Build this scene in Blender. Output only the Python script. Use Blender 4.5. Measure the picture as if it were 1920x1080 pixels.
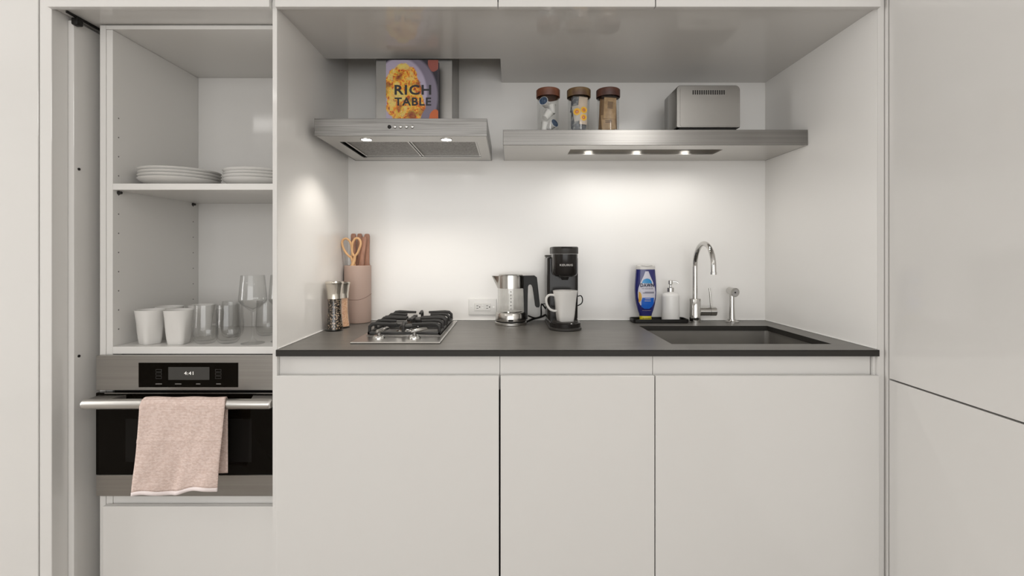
import bpy, bmesh, math, random
from mathutils import Vector, Matrix
random.seed(7)
for o in list(bpy.data.objects): bpy.data.objects.remove(o)
SC = bpy.context.scene
COL = SC.collection
PI = math.pi
R = math.radians

# ------------------------------------------------------------------ camera, world, lights, exposure
CAMZ = 1.21
cd = bpy.data.cameras.new('camera'); cam = bpy.data.objects.new('camera', cd); COL.objects.link(cam)
cam.location = (0, 0, CAMZ); cam.rotation_euler = (R(90), 0, 0)
cd.sensor_width = 36; cd.lens = 36*920/1920; cd.shift_x = 0.002; cd.shift_y = -64/1920; cd.clip_start = 0.02
SC.camera = cam
w = bpy.data.worlds.new('world'); SC.world = w; w.use_nodes = True
w.node_tree.nodes['Background'].inputs[0].default_value = (0.9, 0.95, 1, 1)
w.node_tree.nodes['Background'].inputs[1].default_value = 1.0
SC.view_settings.view_transform = 'Standard'; SC.view_settings.look = 'None'
SC.view_settings.exposure = -0.40; SC.view_settings.gamma = 1.0; SC.view_settings.use_curve_mapping = False

def area(name, loc, rot, sx, sy, power, color=(1, 1, 1)):
    l = bpy.data.lights.new(name, 'AREA'); l.shape = 'RECTANGLE'; l.size = sx; l.size_y = sy
    l.energy = power; l.color = color
    o = bpy.data.objects.new(name, l); COL.objects.link(o); o.location = loc; o.rotation_euler = rot
    return o
def spot(name, loc, power, angle, blend, radius, color=(1, 0.97, 0.92), tilt=(0, 0, 0)):
    l = bpy.data.lights.new(name, 'SPOT'); l.energy = power; l.spot_size = R(angle); l.spot_blend = blend
    l.shadow_soft_size = radius; l.color = color
    o = bpy.data.objects.new(name, l); COL.objects.link(o); o.location = loc; o.rotation_euler = tilt
    return o
# daylight from the widened rear window; added fill from left window and ceiling lamps
area('window_daylight_fill', (-0.3, -3.08, 1.4), (R(90), 0, 0), 3.9, 1.95, 82, (1.0, 0.985, 0.965))
area('window_daylight_fill', (-4.08, 0.85, 1.45), (R(90), 0, R(-90)), 1.6, 1.7, 78, (1.0, 0.985, 0.965))  # left window light added to brighten the refrigerator side
area('ceiling_fill_light', (-2.5, -1.1, 2.555), (0, 0, 0), 1.1, 0.5, 9, (1, 0.97, 0.93))  # overhead fill added for general brightness
FILL_POS = (1.0, -0.6, 2.30)
pl = bpy.data.lights.new('fill_point_light', 'POINT'); pl.energy = 15; pl.color = (1, .975, .94); pl.shadow_soft_size = .24  # point fill added to lift the overhead doors
po = bpy.data.objects.new('fill_point_light', pl); COL.objects.link(po); po.location = FILL_POS

# ------------------------------------------------------------------ materials
MATS = {}
def srgb(r, g, b):
    f = lambda c: (c/255/12.92) if c/255 <= 0.04045 else ((c/255+0.055)/1.055)**2.4
    return (f(r), f(g), f(b), 1)
def mat(name, col, rough=0.5, metal=0.0, spec=0.5, coat=0.0, emis=None, estr=0, bump=None, cvar=None, trans=0):
    """bump=(kind, scale(xyz), strength, distance)   cvar=(scale xyz, colour2, lo, hi)"""
    if name in MATS: return MATS[name]
    m = bpy.data.materials.new(name); m.use_nodes = True; nt = m.node_tree
    b = nt.nodes['Principled BSDF']
    if len(col) == 3: col = (*col, 1)
    b.inputs['Base Color'].default_value = col; b.inputs['Roughness'].default_value = rough
    b.inputs['Metallic'].default_value = metal; b.inputs['Specular IOR Level'].default_value = spec
    b.inputs['Coat Weight'].default_value = coat; b.inputs['Coat Roughness'].default_value = 0.04
    if emis:
        b.inputs['Emission Color'].default_value = (*emis[:3], 1); b.inputs['Emission Strength'].default_value = estr
    tc = nt.nodes.new('ShaderNodeTexCoord')
    def tex(kind, sc):
        mp = nt.nodes.new('ShaderNodeMapping'); mp.inputs['Scale'].default_value = sc
        nt.links.new(tc.outputs['Object'], mp.inputs['Vector'])
        if kind == 'noise':
            t = nt.nodes.new('ShaderNodeTexNoise'); t.inputs['Scale'].default_value = 1; t.inputs['Detail'].default_value = 3
            out = t.outputs['Fac']
        elif kind == 'voronoi':
            t = nt.nodes.new('ShaderNodeTexVoronoi'); t.inputs['Scale'].default_value = 1; out = t.outputs['Distance']
        else:
            t = nt.nodes.new('ShaderNodeTexWave'); t.inputs['Scale'].default_value = 1; out = t.outputs['Fac']
            t.bands_direction = kind
        nt.links.new(mp.outputs['Vector'], t.inputs['Vector'])
        return t, out
    if bump:
        t, out = tex(bump[0], bump[1])
        bp = nt.nodes.new('ShaderNodeBump'); bp.inputs['Strength'].default_value = bump[2]; bp.inputs['Distance'].default_value = bump[3]
        nt.links.new(out, bp.inputs['Height']); nt.links.new(bp.outputs['Normal'], b.inputs['Normal'])
    if cvar:
        t, out = tex(cvar[4] if len(cvar) > 4 else 'noise', cvar[0])
        rp = nt.nodes.new('ShaderNodeValToRGB')
        rp.color_ramp.elements[0].position = cvar[2]; rp.color_ramp.elements[1].position = cvar[3]
        c2 = cvar[1] if len(cvar[1]) == 4 else (*cvar[1], 1)
        rp.color_ramp.elements[0].color = col; rp.color_ramp.elements[1].color = c2
        nt.links.new(out, rp.inputs['Fac']); nt.links.new(rp.outputs['Color'], b.inputs['Base Color'])
    MATS[name] = m; return m
def glass_mat(name, tint=(0.99, 0.992, 0.99), edge=0.75):
    if name in MATS: return MATS[name]
    m = bpy.data.materials.new(name); m.use_nodes = True; nt = m.node_tree; nt.nodes.clear()
    out = nt.nodes.new('ShaderNodeOutputMaterial'); mix = nt.nodes.new('ShaderNodeMixShader')
    tr = nt.nodes.new('ShaderNodeBsdfTransparent'); gl = nt.nodes.new('ShaderNodeBsdfGlossy')
    tr.inputs['Color'].default_value = (*tint, 1); gl.inputs['Roughness'].default_value = 0.03
    lw = nt.nodes.new('ShaderNodeLayerWeight'); lw.inputs['Blend'].default_value = 0.5
    pw = nt.nodes.new('ShaderNodeMath'); pw.operation = 'POWER'; pw.inputs[1].default_value = 3.5
    mu = nt.nodes.new('ShaderNodeMath'); mu.operation = 'MULTIPLY_ADD'; mu.inputs[1].default_value = edge; mu.inputs[2].default_value = 0.045
    nt.links.new(lw.outputs['Facing'], pw.inputs[0]); nt.links.new(pw.outputs[0], mu.inputs[0]); nt.links.new(mu.outputs[0], mix.inputs[0])
    nt.links.new(tr.outputs[0], mix.inputs[1]); nt.links.new(gl.outputs[0], mix.inputs[2]); nt.links.new(mix.outputs[0], out.inputs[0])
    MATS[name] = m; return m

LAC = mat('white_lacquer', (0.71, 0.694, 0.67), 0.07, spec=0.5)
LACM = mat('white_melamine', (0.72, 0.705, 0.68), 0.30, spec=0.4)
SPLASH = mat('niche_white_lifted', (0.88, 0.864, 0.838), 0.16, spec=0.5)  # paler than the lacquer, so the niche brightness sits in the colour
ROOMW = mat('room_paint', (0.80, 0.79, 0.77), 0.8, spec=0.2)
FLOORM = mat('oak_floor', (0.33, 0.295, 0.26), 0.5, cvar=((1.5, 9, 1), (0.26, 0.23, 0.20), 0.35, 0.65))
CEILM = mat('ceiling_paint', (0.88, 0.87, 0.855), 0.9, spec=0.1)
STEEL = mat('brushed_steel', (0.19, 0.184, 0.175), 0.30, 1.0, bump=('noise', (3, 3, 420), 0.12, 0.001), cvar=((5, 5, 260), (0.30, 0.292, 0.28), 0.35, 0.7))
STEELH = mat('brushed_steel_plain', (0.56, 0.545, 0.52), 0.28, 1.0)
STEELO = mat('oven_steel', (0.36, 0.345, 0.325), 0.34, 1.0, cvar=((2, 2, 200), (0.40, 0.385, 0.365), 0.35, 0.7))
CHROME = mat('chrome', (0.55, 0.54, 0.52), 0.06, 1.0)
WORK = mat('worktop_edge_dim', (0.026, 0.0235, 0.0205), 0.5, spec=0.3)  # darkened to carry the weaker light on the front edge
WORKT = mat('worktop_top_lamplit', (0.132, 0.124, 0.113), 0.36, spec=0.42, cvar=((7, 30, 7), (0.158, 0.149, 0.137), 0.35, 0.7))  # lightened to carry the lamplight from hood and shelf
SINKM = mat('dark_sink_steel', (0.25, 0.238, 0.22), 0.38, 0.6, cvar=((6, 6, 6), (0.31, 0.295, 0.27), 0.3, 0.7))
BLACKG = mat('black_glass', (0.004, 0.003, 0.002), 0.05, spec=0.1)
BLACKP = mat('black_plastic', (0.012, 0.011, 0.010), 0.4, spec=0.25)
BLACKS = mat('black_gloss_plastic', (0.014, 0.012, 0.011), 0.18, spec=0.3)
GREYP = mat('charcoal_plastic', (0.040, 0.037, 0.034), 0.4, spec=0.3)
IRON = mat('cast_iron', (0.022, 0.021, 0.020), 0.5, bump=('noise', (400, 400, 400), 0.15, 0.001))
CERAM = mat('white_ceramic', (0.70, 0.685, 0.66), 0.18, spec=0.5)
CERAMG = mat('plate_ceramic', (0.66, 0.645, 0.62), 0.25)
GLASS = glass_mat('clear_glass', edge=0.62)
JARGL = glass_mat('jar_glass', (0.985, 0.988, 0.985), 0.45)
WHITEP = mat('white_plastic', (0.80, 0.79, 0.765), 0.35)
SEAL = mat('white_sealant', (0.88, 0.87, 0.85), 0.5)
DARK = mat('dark_gap', (0.01, 0.009, 0.008), 0.7)
LAMP = mat('lamp_lens', (1, 1, 1), 0.4, emis=(1, 0.97, 0.92), estr=30)
LAMP2 = mat('puck_lens', (1, 1, 1), 0.4, emis=(1, 0.97, 0.92), estr=6)

# ------------------------------------------------------------------ mesh helpers
class MB:
    def __init__(s): s.bm = bmesh.new()
    def box(s, x0, x1, y0, y1, z0, z1, bev=0.0, seg=1, M=None):
        t = bmesh.new(); bmesh.ops.create_cube(t, size=1)
        for v in t.verts:
            v.co = Vector(((x0+x1)/2+v.co.x*(x1-x0), (y0+y1)/2+v.co.y*(y1-y0), (z0+z1)/2+v.co.z*(z1-z0)))
        if bev: bmesh.ops.bevel(t, geom=t.edges[:], offset=bev, segments=seg, profile=0.5, affect='EDGES')
        if M is not None: bmesh.ops.transform(t, matrix=M, verts=t.verts)
        s._add(t); return s
    def _add(s, t):
        me = bpy.data.meshes.new('tmp'); t.to_mesh(me); t.free(); s.bm.from_mesh(me); bpy.data.meshes.remove(me)
    def loft(s, rings, cap=True, closed=True):
        vs = [[s.bm.verts.new(p) for p in r] for r in rings]
        n = len(rings[0])
        for a, b in zip(vs[:-1], vs[1:]):
            for i in range(n if closed else n-1):
                j = (i+1) % n
                try: s.bm.faces.new((a[i], a[j], b[j], b[i]))
                except ValueError: pass
        if cap and closed:
            for r in (vs[0][::-1], vs[-1]):
                try: s.bm.faces.new(r)
                except ValueError: pass
        return s
    def lathe(s, prof, c=(0, 0, 0), seg=36):
        cx, cy, cz = c; rows = []
        for r, z in prof:
            if r < 1e-6: rows.append([s.bm.verts.new((cx, cy, cz+z))])
            else: rows.append([s.bm.verts.new((cx+r*math.cos(2*PI*i/seg), cy+r*math.sin(2*PI*i/seg), cz+z)) for i in range(seg)])
        for a, b in zip(rows[:-1], rows[1:]):
            for i in range(seg):
                j = (i+1) % seg
                if len(a) == 1 and len(b) == 1: continue
                if len(a) == 1: s.bm.faces.new((a[0], b[j], b[i]))
                elif len(b) == 1: s.bm.faces.new((a[i], a[j], b[0]))
                else: s.bm.faces.new((a[i], a[j], b[j], b[i]))
        return s
    def tube(s, pts, r, seg=10, closed=False, flat=1.0, up=None):
        pts = [Vector(p) for p in pts]; n = len(pts)
        rs = r if isinstance(r, (list, tuple)) else [r]*n
        rings = []; prev = None
        for i, p in enumerate(pts):
            if closed: d = pts[(i+1) % n]-pts[i-1]
            else: d = pts[min(i+1, n-1)]-pts[max(i-1, 0)]
            d.normalize()
            if prev is None:
                a = Vector(up) if up else (Vector((0, 0, 1)) if abs(d.z) < 0.9 else Vector((0, 1, 0)))
                u = (a-d*a.dot(d)).normalized()
            else: u = (prev-d*prev.dot(d)).normalized()
            prev = u; v = d.cross(u)
            rings.append([p+(u*math.cos(2*PI*k/seg)*flat+v*math.sin(2*PI*k/seg))*rs[i] for k in range(seg)])
        if closed: rings.append(rings[0]); s.loft(rings, cap=False); bmesh.ops.remove_doubles(s.bm, verts=s.bm.verts, dist=1e-6)
        else: s.loft(rings)
        return s
    def cyl(s, p0, p1, r, seg=24, r1=None): return s.tube([p0, p1], [r, r if r1 is None else r1], seg)
    def build(s, name, m, parent=None, smooth=35, origin=None):
        bmesh.ops.recalc_face_normals(s.bm, faces=s.bm.faces)
        me = bpy.data.meshes.new(name); s.bm.to_mesh(me); s.bm.free()
        for p in me.polygons: p.use_smooth = True
        me.set_sharp_from_angle(angle=R(smooth))
        me.materials.append(m)
        o = bpy.data.objects.new(name, me); COL.objects.link(o)
        if parent is not None:
            q = parent; off = Vector((0, 0, 0))
            while q: off += q.location; q = q.parent
            me.transform(Matrix.Translation(-off)); o.parent = parent
        else:
            if origin is None:
                xs = [v.co for v in me.vertices]
                origin = Vector(((min(c.x for c in xs)+max(c.x for c in xs))/2, (min(c.y for c in xs)+max(c.y for c in xs))/2, min(c.z for c in xs)))
            origin = Vector(origin); me.transform(Matrix.Translation(-origin)); o.location = origin
        return o
def tag(o, label, cat, group=None):
    o['label'] = label; o['category'] = cat
    if group: o['group'] = group
    return o
def thing(name, label, cat, loc=(0, 0, 0), group=None):
    o = bpy.data.objects.new(name, None); COL.objects.link(o); o.location = loc; o.empty_display_size = 0.05
    return tag(o, label, cat, group)
def struct(o): o['kind'] = 'structure'; return o
def box(name, m, parent, x0, x1, y0, y1, z0, z1, bev=0.001, seg=1): return MB().box(x0, x1, y0, y1, z0, z1, bev, seg).build(name, m, parent, 15)
def copy_tree(o, parent=None):
    c = o.copy(); COL.objects.link(c); c.parent = parent
    for ch in list(o.children): copy_tree(ch, c)
    return c
def text(name, s, m, parent, loc, width, height, fn=None, thick=0.0004, bold=0.0, rotz=0):
    cu = bpy.data.curves.new('t', 'FONT'); cu.body = s; cu.size = 1; cu.extrude = 0.001; cu.offset = bold; cu.space_character = 1.12; cu.resolution_u = 3
    o = bpy.data.objects.new('t', cu); COL.objects.link(o)
    bpy.context.view_layer.update()
    me = bpy.data.meshes.new_from_object(o.evaluated_get(bpy.context.evaluated_depsgraph_get()))
    bpy.data.objects.remove(o); bpy.data.curves.remove(cu)
    xs = [v.co.x for v in me.vertices]; ys = [v.co.y for v in me.vertices]
    x0, x1, y0, y1 = min(xs), max(xs), min(ys), max(ys)
    for v in me.vertices:
        x = ((v.co.x-x0)/(x1-x0)-0.5)*width; z = ((v.co.y-y0)/(y1-y0)-0.5)*height; d = -thick if v.co.z > 0 else 0
        if fn: v.co = Vector(fn(loc[0]+x, loc[2]+z, d))
        else: v.co = Vector((loc[0]+x, loc[1]+d, loc[2]+z))
    me.name = name; me.materials.clear(); me.materials.append(m)
    ob = bpy.data.objects.new(name, me); COL.objects.link(ob)
    q = parent; off = Vector((0, 0, 0))
    while q: off += q.location; q = q.parent
    me.transform(Matrix.Translation(-off)); ob.parent = parent
    return ob
def P(px, py, Y): return ((px-956)*Y/920, Y, CAMZ-(py-476)*Y/920)

# ------------------------------------------------------------------ key dimensions
YF = 1.47; YB = 2.115; XL = -0.697; XR = 1.10; ZW = 0.924; ZS = 1.948
XD1, XD2 = -0.0304, 0.4313
ZT = 0.8474

# ------------------------------------------------------------------ room shell
struct(box('floor', FLOORM, None, -4.3, 1.9, -3.3, 2.3, -0.05, 0, 0))
struct(box('ceiling', CEILM, None, -4.3, 1.9, -3.3, 2.3, 2.60, 2.66, 0))
struct(box('wall_right', ROOMW, None, 1.78, 1.88, -3.2, 2.2, 0, 2.6, 0))
struct(box('wall_back', ROOMW, None, -4.3, 1.9, 2.20, 2.30, 0, 2.6, 0))
def window_wall(wname, nname, u0, u1, a0, a1, v0, v1, z0, z1, tr):
    """wall with an opening u0..u1 x z0..z1; tr maps (u, v, z) boxes to the room"""
    m = MB()
    for b in ((a0, u0, v0, v1, 0, 2.6), (u1, a1, v0, v1, 0, 2.6), (u0, u1, v0, v1, 0, z0), (u0, u1, v0, v1, z1, 2.6)): m.box(*tr(*b))
    struct(m.build(wname, ROOMW))
    m = MB(); c0, c1 = v0+.03, v1-.01; um = (u0+u1)/2
    for b in ((u0, u0+.06, c0, c1, z0, z1), (u1-.06, u1, c0, c1, z0, z1), (u0+.06, u1-.06, c0, c1, z0, z0+.06), (u0+.06, u1-.06, c0, c1, z1-.06, z1), (um-.03, um+.03, c0, c1, z0+.06, z1-.06)): m.box(*tr(*b))
    wo = struct(m.build(nname, WHITEP))
    for p0, p1 in ((u0+.06, um-.03), (um+.03, u1-.06)): box('pane', GLASS, wo, *tr(p0, p1, v0+.05, v0+.055, z0+.06, z1-.06), 0)
window_wall('wall_rear', 'window_1', -2.3, 1.7, -4.3, 1.9, -3.3, -3.2, .4, 2.4, lambda u0, u1, v0, v1, z0, z1: (u0, u1, v0, v1, z0, z1))  # rear opening widened and recentred for even light on the doors
window_wall('wall_left', 'added_window_2', 0.0, 1.7, -3.2, 2.2, -4.3, -4.2, .55, 2.35, lambda u0, u1, v0, v1, z0, z1: (v0, v1, u0, u1, z0, z1))  # opening added for the left fill light
for x, y, lab in ((-2.5, -1.1, 'flat rectangular fill lamp added on the unseen ceiling'),):
    t = thing('ceiling_fill_lamp', lab, 'lamp', (x, y, 2.56), 'added fill lamps')
    m = MB(); m.box(x-.58, x+.58, y-.28, y-.255, 2.56, 2.6).box(x-.58, x+.58, y+.255, y+.28, 2.56, 2.6).box(x-.58, x-.555, y-.255, y+.255, 2.56, 2.6).box(x+.555, x+.58, y-.255, y+.255, 2.56, 2.6)
    m.build('frame', WHITEP, t)
    box('diffuser', mat('fill_lamp_diffuser', (0.9, 0.9, 0.88), 0.6), t, x-.555, x+.555, y-.255, y+.255, 2.575, 2.585, 0)

pn = thing('fill_pendant', 'small white fill lamp on a short rod, added out of view', 'lamp', (FILL_POS[0], FILL_POS[1], 2.44))
MB().lathe([(0, 0), (.05, 0), (.05, -.015), (.006, -.02), (.006, -.15), (0, -.15)], (FILL_POS[0], FILL_POS[1], 2.60)).build('canopy', WHITEP, pn)
# niche lining
struct(box('wall_niche_back', SPLASH, None, XL-0.008, XR+0.004, YB, YB+0.02, ZW-0.04, 2.45, 0))
struct(box('wall_niche_left', SPLASH, None, -0.710, XL, YF+0.0005, YB+0.02, 0.0, 2.45, 0.001))  # side panels use the paler white to look brightly lit
struct(box('wall_niche_right', SPLASH, None, XR, 1.119, YF+0.0005, YB+0.02, 0.0, 2.45, 0.001))
struct(box('trim_1', LAC, None, -0.710, XL, YF-0.002, YF, 0.0, 2.45, 0))  # panel front edge in plain lacquer, so it stays dimmer than the side
struct(box('trim_2', LAC, None, XR, 1.119, YF-0.002, YF, 0.0, 2.45, 0))

# soffit over the niche (notched round the extractor flue) and over the oven column
sf = MB()
sf.box(XL, XR, YF, 1.856, ZS, ZS+0.016).box(-0.036, XR, 1.856, YB, ZS, ZS+0.016)
tag(sf.build('soffit_panel', LAC), 'glossy white soffit panel above the worktop niche, notched round the hood flue', 'panel')
ocs = box('soffit_panel', LAC, None, -1.371, -0.711, YF, 2.10, ZS, ZS+0.016, 0)
tag(ocs, 'white soffit panel above the open oven cabinet with the black track', 'panel')

# overhead cabinets
def overhead(x0, x1, yb, label):
    t = thing('overhead_cabinet', label, 'cabinet', ((x0+x1)/2, YF, 1.956), 'overhead cabinets')
    m = MB(); z0 = ZS+0.017
    m.box(x0+.001, x0+.017, YF+.003, yb, z0, 2.45).box(x1-.017, x1-.001, YF+.003, yb, z0, 2.45).box(x0+.017, x1-.017, yb-.016, yb, z0, 2.45).box(x0+.017, x1-.017, YF+.003, yb-.016, 2.43, 2.45)
    m.build('body', LACM, t)
    box('door', LAC, t, x0+.0015, x1-.0015, YF-.018, YF-.0005, 1.9415, 2.45, .001)
    return t
overhead(-1.372, -0.711, 2.10, 'white overhead cabinet door above the open oven column')
overhead(XL, XD1-.005, 1.856, 'white overhead cabinet above the cooker hood, next to the flue')
overhead(XD1-.005, XD2, YB, 'white overhead cabinet above the three jars, middle of the niche')
overhead(XD2, XR, YB, 'white overhead cabinet above the toaster, at the right end')
tag(box('cornice_panel', LAC, None, -2.4, 1.76, YF-.016, YF+.02, 2.4515, 2.6, 0), 'white filler panel between overhead cabinets and ceiling', 'panel')

# ------------------------------------------------------------------ base cabinets
def base_cab(x0, x1, label, g0=.0015, g1=.0015, rend=0):
    t = thing('base_cabinet', label, 'cabinet', ((x0+x1)/2, YF, 0), 'base cabinets under the worktop')
    m = MB()
    m.box(x0+.001, x0+.017, YF+.032, 2.10, .1, ZW-.021).box(x1-.017, x1-.001, YF+.032, 2.10, .1, ZW-.021).box(x0+.017, x1-.017, YF+.03, 2.10, .1, .116).box(x0+.017, x1-.017, 2.084, 2.10, .116, ZW-.021)
    m.build('body', mat('carcass_grey', (.05, .048, .045), .6), t)
    box('finger_rail', LAC, t, x0+.0006, x1-.0006-rend, YF+.0125, YF+.03, .80, ZW-.0195, .0008)
    box('door', LAC, t, x0+g0, x1-g1, YF-.012, YF+.0035, .105, ZT, .0015, 2)
    box('plinth', LACM, t, x0+.002, x1-.002, YF+.05, YF+.066, 0, .099, 0)
    return t
base_cab(XL, XD1, 'wide white base cabinet below the gas hob', g1=.0026)
base_cab(XD1, XD2, 'narrow white base cabinet below the kettle and coffee maker', g0=.0026)
base_cab(XD2, XR-.0005, 'wide white base cabinet below the sink', rend=.0105)
bc = [o for o in bpy.data.objects if o.get('label') == 'wide white base cabinet below the sink'][0]
box('end_post', LAC, bc, XR-.0100, XR-.001, YF+.004, YF+.03, .80, ZW-.0195, .0006)

# worktop with sink cut-out
SX0, SX1, SY0, SY1 = 0.513, 1.022, 1.557, 1.949
wt = thing('worktop', 'dark grey composite worktop running across the niche', 'worktop', (0.2, 1.8, ZW-.019))
m = MB(); z0, z1 = ZW-.019, ZW
y0 = YF-.012
o = [(XL+.0005, y0), (XR-.0005, y0), (XR-.0005, YB-.0005), (XL+.0005, YB-.0005)]; h = [(SX0, SY0), (SX1, SY0), (SX1, SY1), (SX0, SY1)]
vt = {}
for k, z in (('b', z0), ('t', z1)):
    vt['o'+k] = [m.bm.verts.new((*p, z)) for p in o]; vt['h'+k] = [m.bm.verts.new((*p, z)) for p in h]
for i in range(4):
    j = (i+1) % 4
    m.bm.faces.new((vt['ot'][i], vt['ot'][j], vt['ht'][j], vt['ht'][i])); m.bm.faces.new((vt['ob'][i], vt['ob'][j], vt['hb'][j], vt['hb'][i]))
    m.bm.faces.new((vt['ot'][i], vt['ot'][j], vt['ob'][j], vt['ob'][i])); m.bm.faces.new((vt['ht'][i], vt['ht'][j], vt['hb'][j], vt['hb'][i]))
bmesh.ops.bevel(m.bm, geom=[e for e in m.bm.edges if abs(e.verts[0].co.y-y0) < 1e-5 and abs(e.verts[1].co.y-y0) < 1e-5], offset=.0015, segments=2, affect='EDGES')
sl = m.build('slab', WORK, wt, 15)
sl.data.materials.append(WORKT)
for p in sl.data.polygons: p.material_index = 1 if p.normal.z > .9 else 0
m = MB()
m.box(XL+.0003, XR-.0003, YB-.0035, YB-.0003, ZW, ZW+.0035, .001).box(XL+.0003, XL+.0035, YF, YB-.0035, ZW, ZW+.0035, .001).box(XR-.0035, XR-.0003, YF, YB-.0035, ZW, ZW+.0035, .001)
so = m.build('sealant_bead', SEAL, wt); so['label'] = 'white silicone bead along the wall'

# sink
sk = thing('kitchen_sink', 'dark grey rectangular undermounted sink in the worktop', 'sink', (.77, 1.75, .70))
m = MB(); a = .006; zt = ZW-.0195; zb = .715
def ringr(x0, x1, y0, y1, z, r=.018, n=5):
    pts = []
    for cx, cy, a0 in ((x1-r, y1-r, 0), (x0+r, y1-r, 90), (x0+r, y0+r, 180), (x1-r, y0+r, 270)):
        for k in range(n+1):
            an = R(a0+90*k/n); pts.append((cx+r*math.cos(an), cy+r*math.sin(an), z))
    return pts
m.loft([ringr(SX0-.012, SX1+.012, SY0-.012, SY1+.012, zt), ringr(SX0-a, SX1+a, SY0-a, SY1+a, zt), ringr(SX0-a+.002, SX1+a-.002, SY0-a+.002, SY1+a-.002, zb+.02),
        ringr(SX0+.012, SX1-.012, SY0+.012, SY1-.012, zb), ringr(.73, .81, 1.73, 1.81, zb-.004, .03)], cap=False)
m.build('basin', SINKM, sk)
MB().lathe([(0, .004), (.012, .004), (.034, .002), (.04, 0), (.04, -.01), (0, -.01)], (.77, 1.77, zb-.001)).build('drain', CHROME, sk)

# ------------------------------------------------------------------ tall cabinet far left, pocket door, oven column
lc = thing('tall_cabinet', 'tall white cabinet at the left edge of the picture', 'cabinet', (-1.9, YF, 0))
box('body', LACM, lc, -2.4, -1.4125, YF+.019, 2.15, .0, 2.45, 0)
box('door', LAC, lc, -2.4, -1.4125, YF-.001, YF+.018, .05, 2.45, .0015)
ep = box('end_panel', LAC, None, -1.4085, -1.3722, YF-.001, 2.15, 0, 2.45, .0012)
tag(ep, 'narrow white upright end panel left of the oven column', 'panel')
pd = thing('pocket_door', 'white retracted pocket door beside the oven column with two dark bolts', 'door', (-1.363, 1.8, .01))
box('door_panel', LAC, pd, -1.3718, -1.354, 1.523, 2.12, .01, 1.935, .001)
for z in (P(146, 317, 1.5385)[2], P(150, 667, 1.5455)[2]):
    m = MB(); m.cyl((-1.354, 1.5405, z), (-1.3515, 1.5405, z), .0042, 14); m.build('bolt', BLACKP, pd)
tr = thing('sliding_track', 'thin black sliding door track with a roller block under the soffit', 'track', (-1.343, 1.5, 1.94))
m = MB(); m.box(-1.3465, -1.3405, 1.486, 2.09, 1.9405, 1.9478, .001); m.build('rail', BLACKP, tr)
m = MB(); m.box(-1.354, -1.333, 1.512, 1.535, 1.918, 1.9403, .004, 2); m.build('roller_block', BLACKP, tr)
br = thing('door_bracket', 'small dark metal bracket at the top right of the oven column', 'bracket', (-.717, 1.52, 1.9))
m = MB(); m.box(-.7235, -.7105, 1.512, 1.532, 1.918, 1.944, .004, 2); m.build('plate', BLACKP, br)
m = MB(); m.cyl((-.724, 1.505, 1.932), (-.712, 1.505, 1.932), .007, 14).box(-.722, -.711, 1.503, 1.524, 1.902, 1.925, .004); m.build('roller', GREYP, br)

OY = 1.575; OX0, OX1 = -1.3165, -.7125; OI = -1.277; OBK = 2.01
oc = thing('oven_cabinet', 'tall open white cabinet with a shelf above the built-in oven', 'cabinet', (-1.015, OY, 0))
box('side_panel', LACM, oc, OX0, OX0+.0185, OY, 2.08, 0, 1.944, .0008)
box('side_panel', LACM, oc, OX0+.019, OI, OY+.002, 2.08, 0.0, 1.9305, .0008)
box('side_panel', LACM, oc, OX1-.018, OX1, OY, 2.08, 0, 1.944, .0008)
box('top_panel', LACM, oc, OX0+.019, OX1-.0185, OY, 2.08, 1.931, 1.944, .0008)
box('back_panel', LAC, oc, OI+.0005, OX1-.0185, OBK, OBK+.012, .9125, 1.9305, 0)
box('shelf', LACM, oc, OI+.0008, OX1-.0188, OY+.001, OBK-.002, 1.4155, 1.436, .001)
box('floor_panel', LACM, oc, OI+.0005, OX1-.0185, OY+.001, OBK+.05, .8885, .912, .001)
box('lower_rail', LACM, oc, OI+.0005, OX1-.0185, OY+.004, OY+.024, .38, .4435, .0008)
box('drawer_front', LAC, oc, -1.2915, OX1, OY-.02, OY-.001, .06, .4095, .0015, 2)
m = MB()
zz = 1.652
for k in range(12):
    z = zz-.0625*k
    for y in (1.601, 1.978):
        if y > 1.9 and k < 2: continue
        m.cyl((OI-.0005, y, z), (OI+.0004, y, z), .0024, 8)
ho = m.build('pin_hole', mat('hole_grey', (0.12, 0.115, 0.11), .7), oc); ho['kind'] = 'stuff'
for y in (1.60, 1.975):
    m = MB(); m.cyl((OI, y, 1.409), (OI+.011, y, 1.409), .0045, 10).cyl((OI, y, 1.409), (OI+.003, y, 1.409), .0065, 10); m.build('shelf_pin', GREYP, oc)

# oven
VX0, VX1 = -1.312, -.7145; VY = 1.555
ov = thing('wall_oven', 'built-in stainless steel compact oven with black glass door', 'oven', (-1.015, VY, .435))
def VZ(py): return CAMZ-(py-476)*VY/920
box('carcass', DARK, ov, OI+.006, OX1-.025, OY+.004, OBK+.04, VZ(925), VZ(668)-.004, 0)
cp = box('control_panel', STEELO, ov, VX0, VX1, VY, OY-.001, VZ(732), VZ(667), .0012)
X = lambda px: (px-956)*VY/920
dp = box('display_panel', BLACKG, ov, X(260), X(446.5), VY-.0012, VY+.001, VZ(726), VZ(680), .0003)
sc = box('screen', mat('oven_screen', (.018, .017, .015), .25, emis=(.8, .75, .68), estr=.045), dp, X(316), X(393), VY-.0016, VY-.0011, VZ(712), VZ(688), 0)
LCD = mat('display_digits', (.6, .58, .55), .5, emis=(1, .95, .88), estr=.75)
text('clock_digits', '4:41', LCD, dp, (X(354.5), VY-.0017, VZ(699.5)), X(363)-X(346), .0105)
DIM = mat('panel_print', (.16, .15, .14), .5)
for px, wd in ((298, 12), (334.5, 12), (372, 8), (410, 9)):
    box('key_print', DIM, dp, X(px-wd/2), X(px+wd/2), VY-.0015, VY-.0011, VZ(720.5), VZ(718.8), 0)
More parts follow.
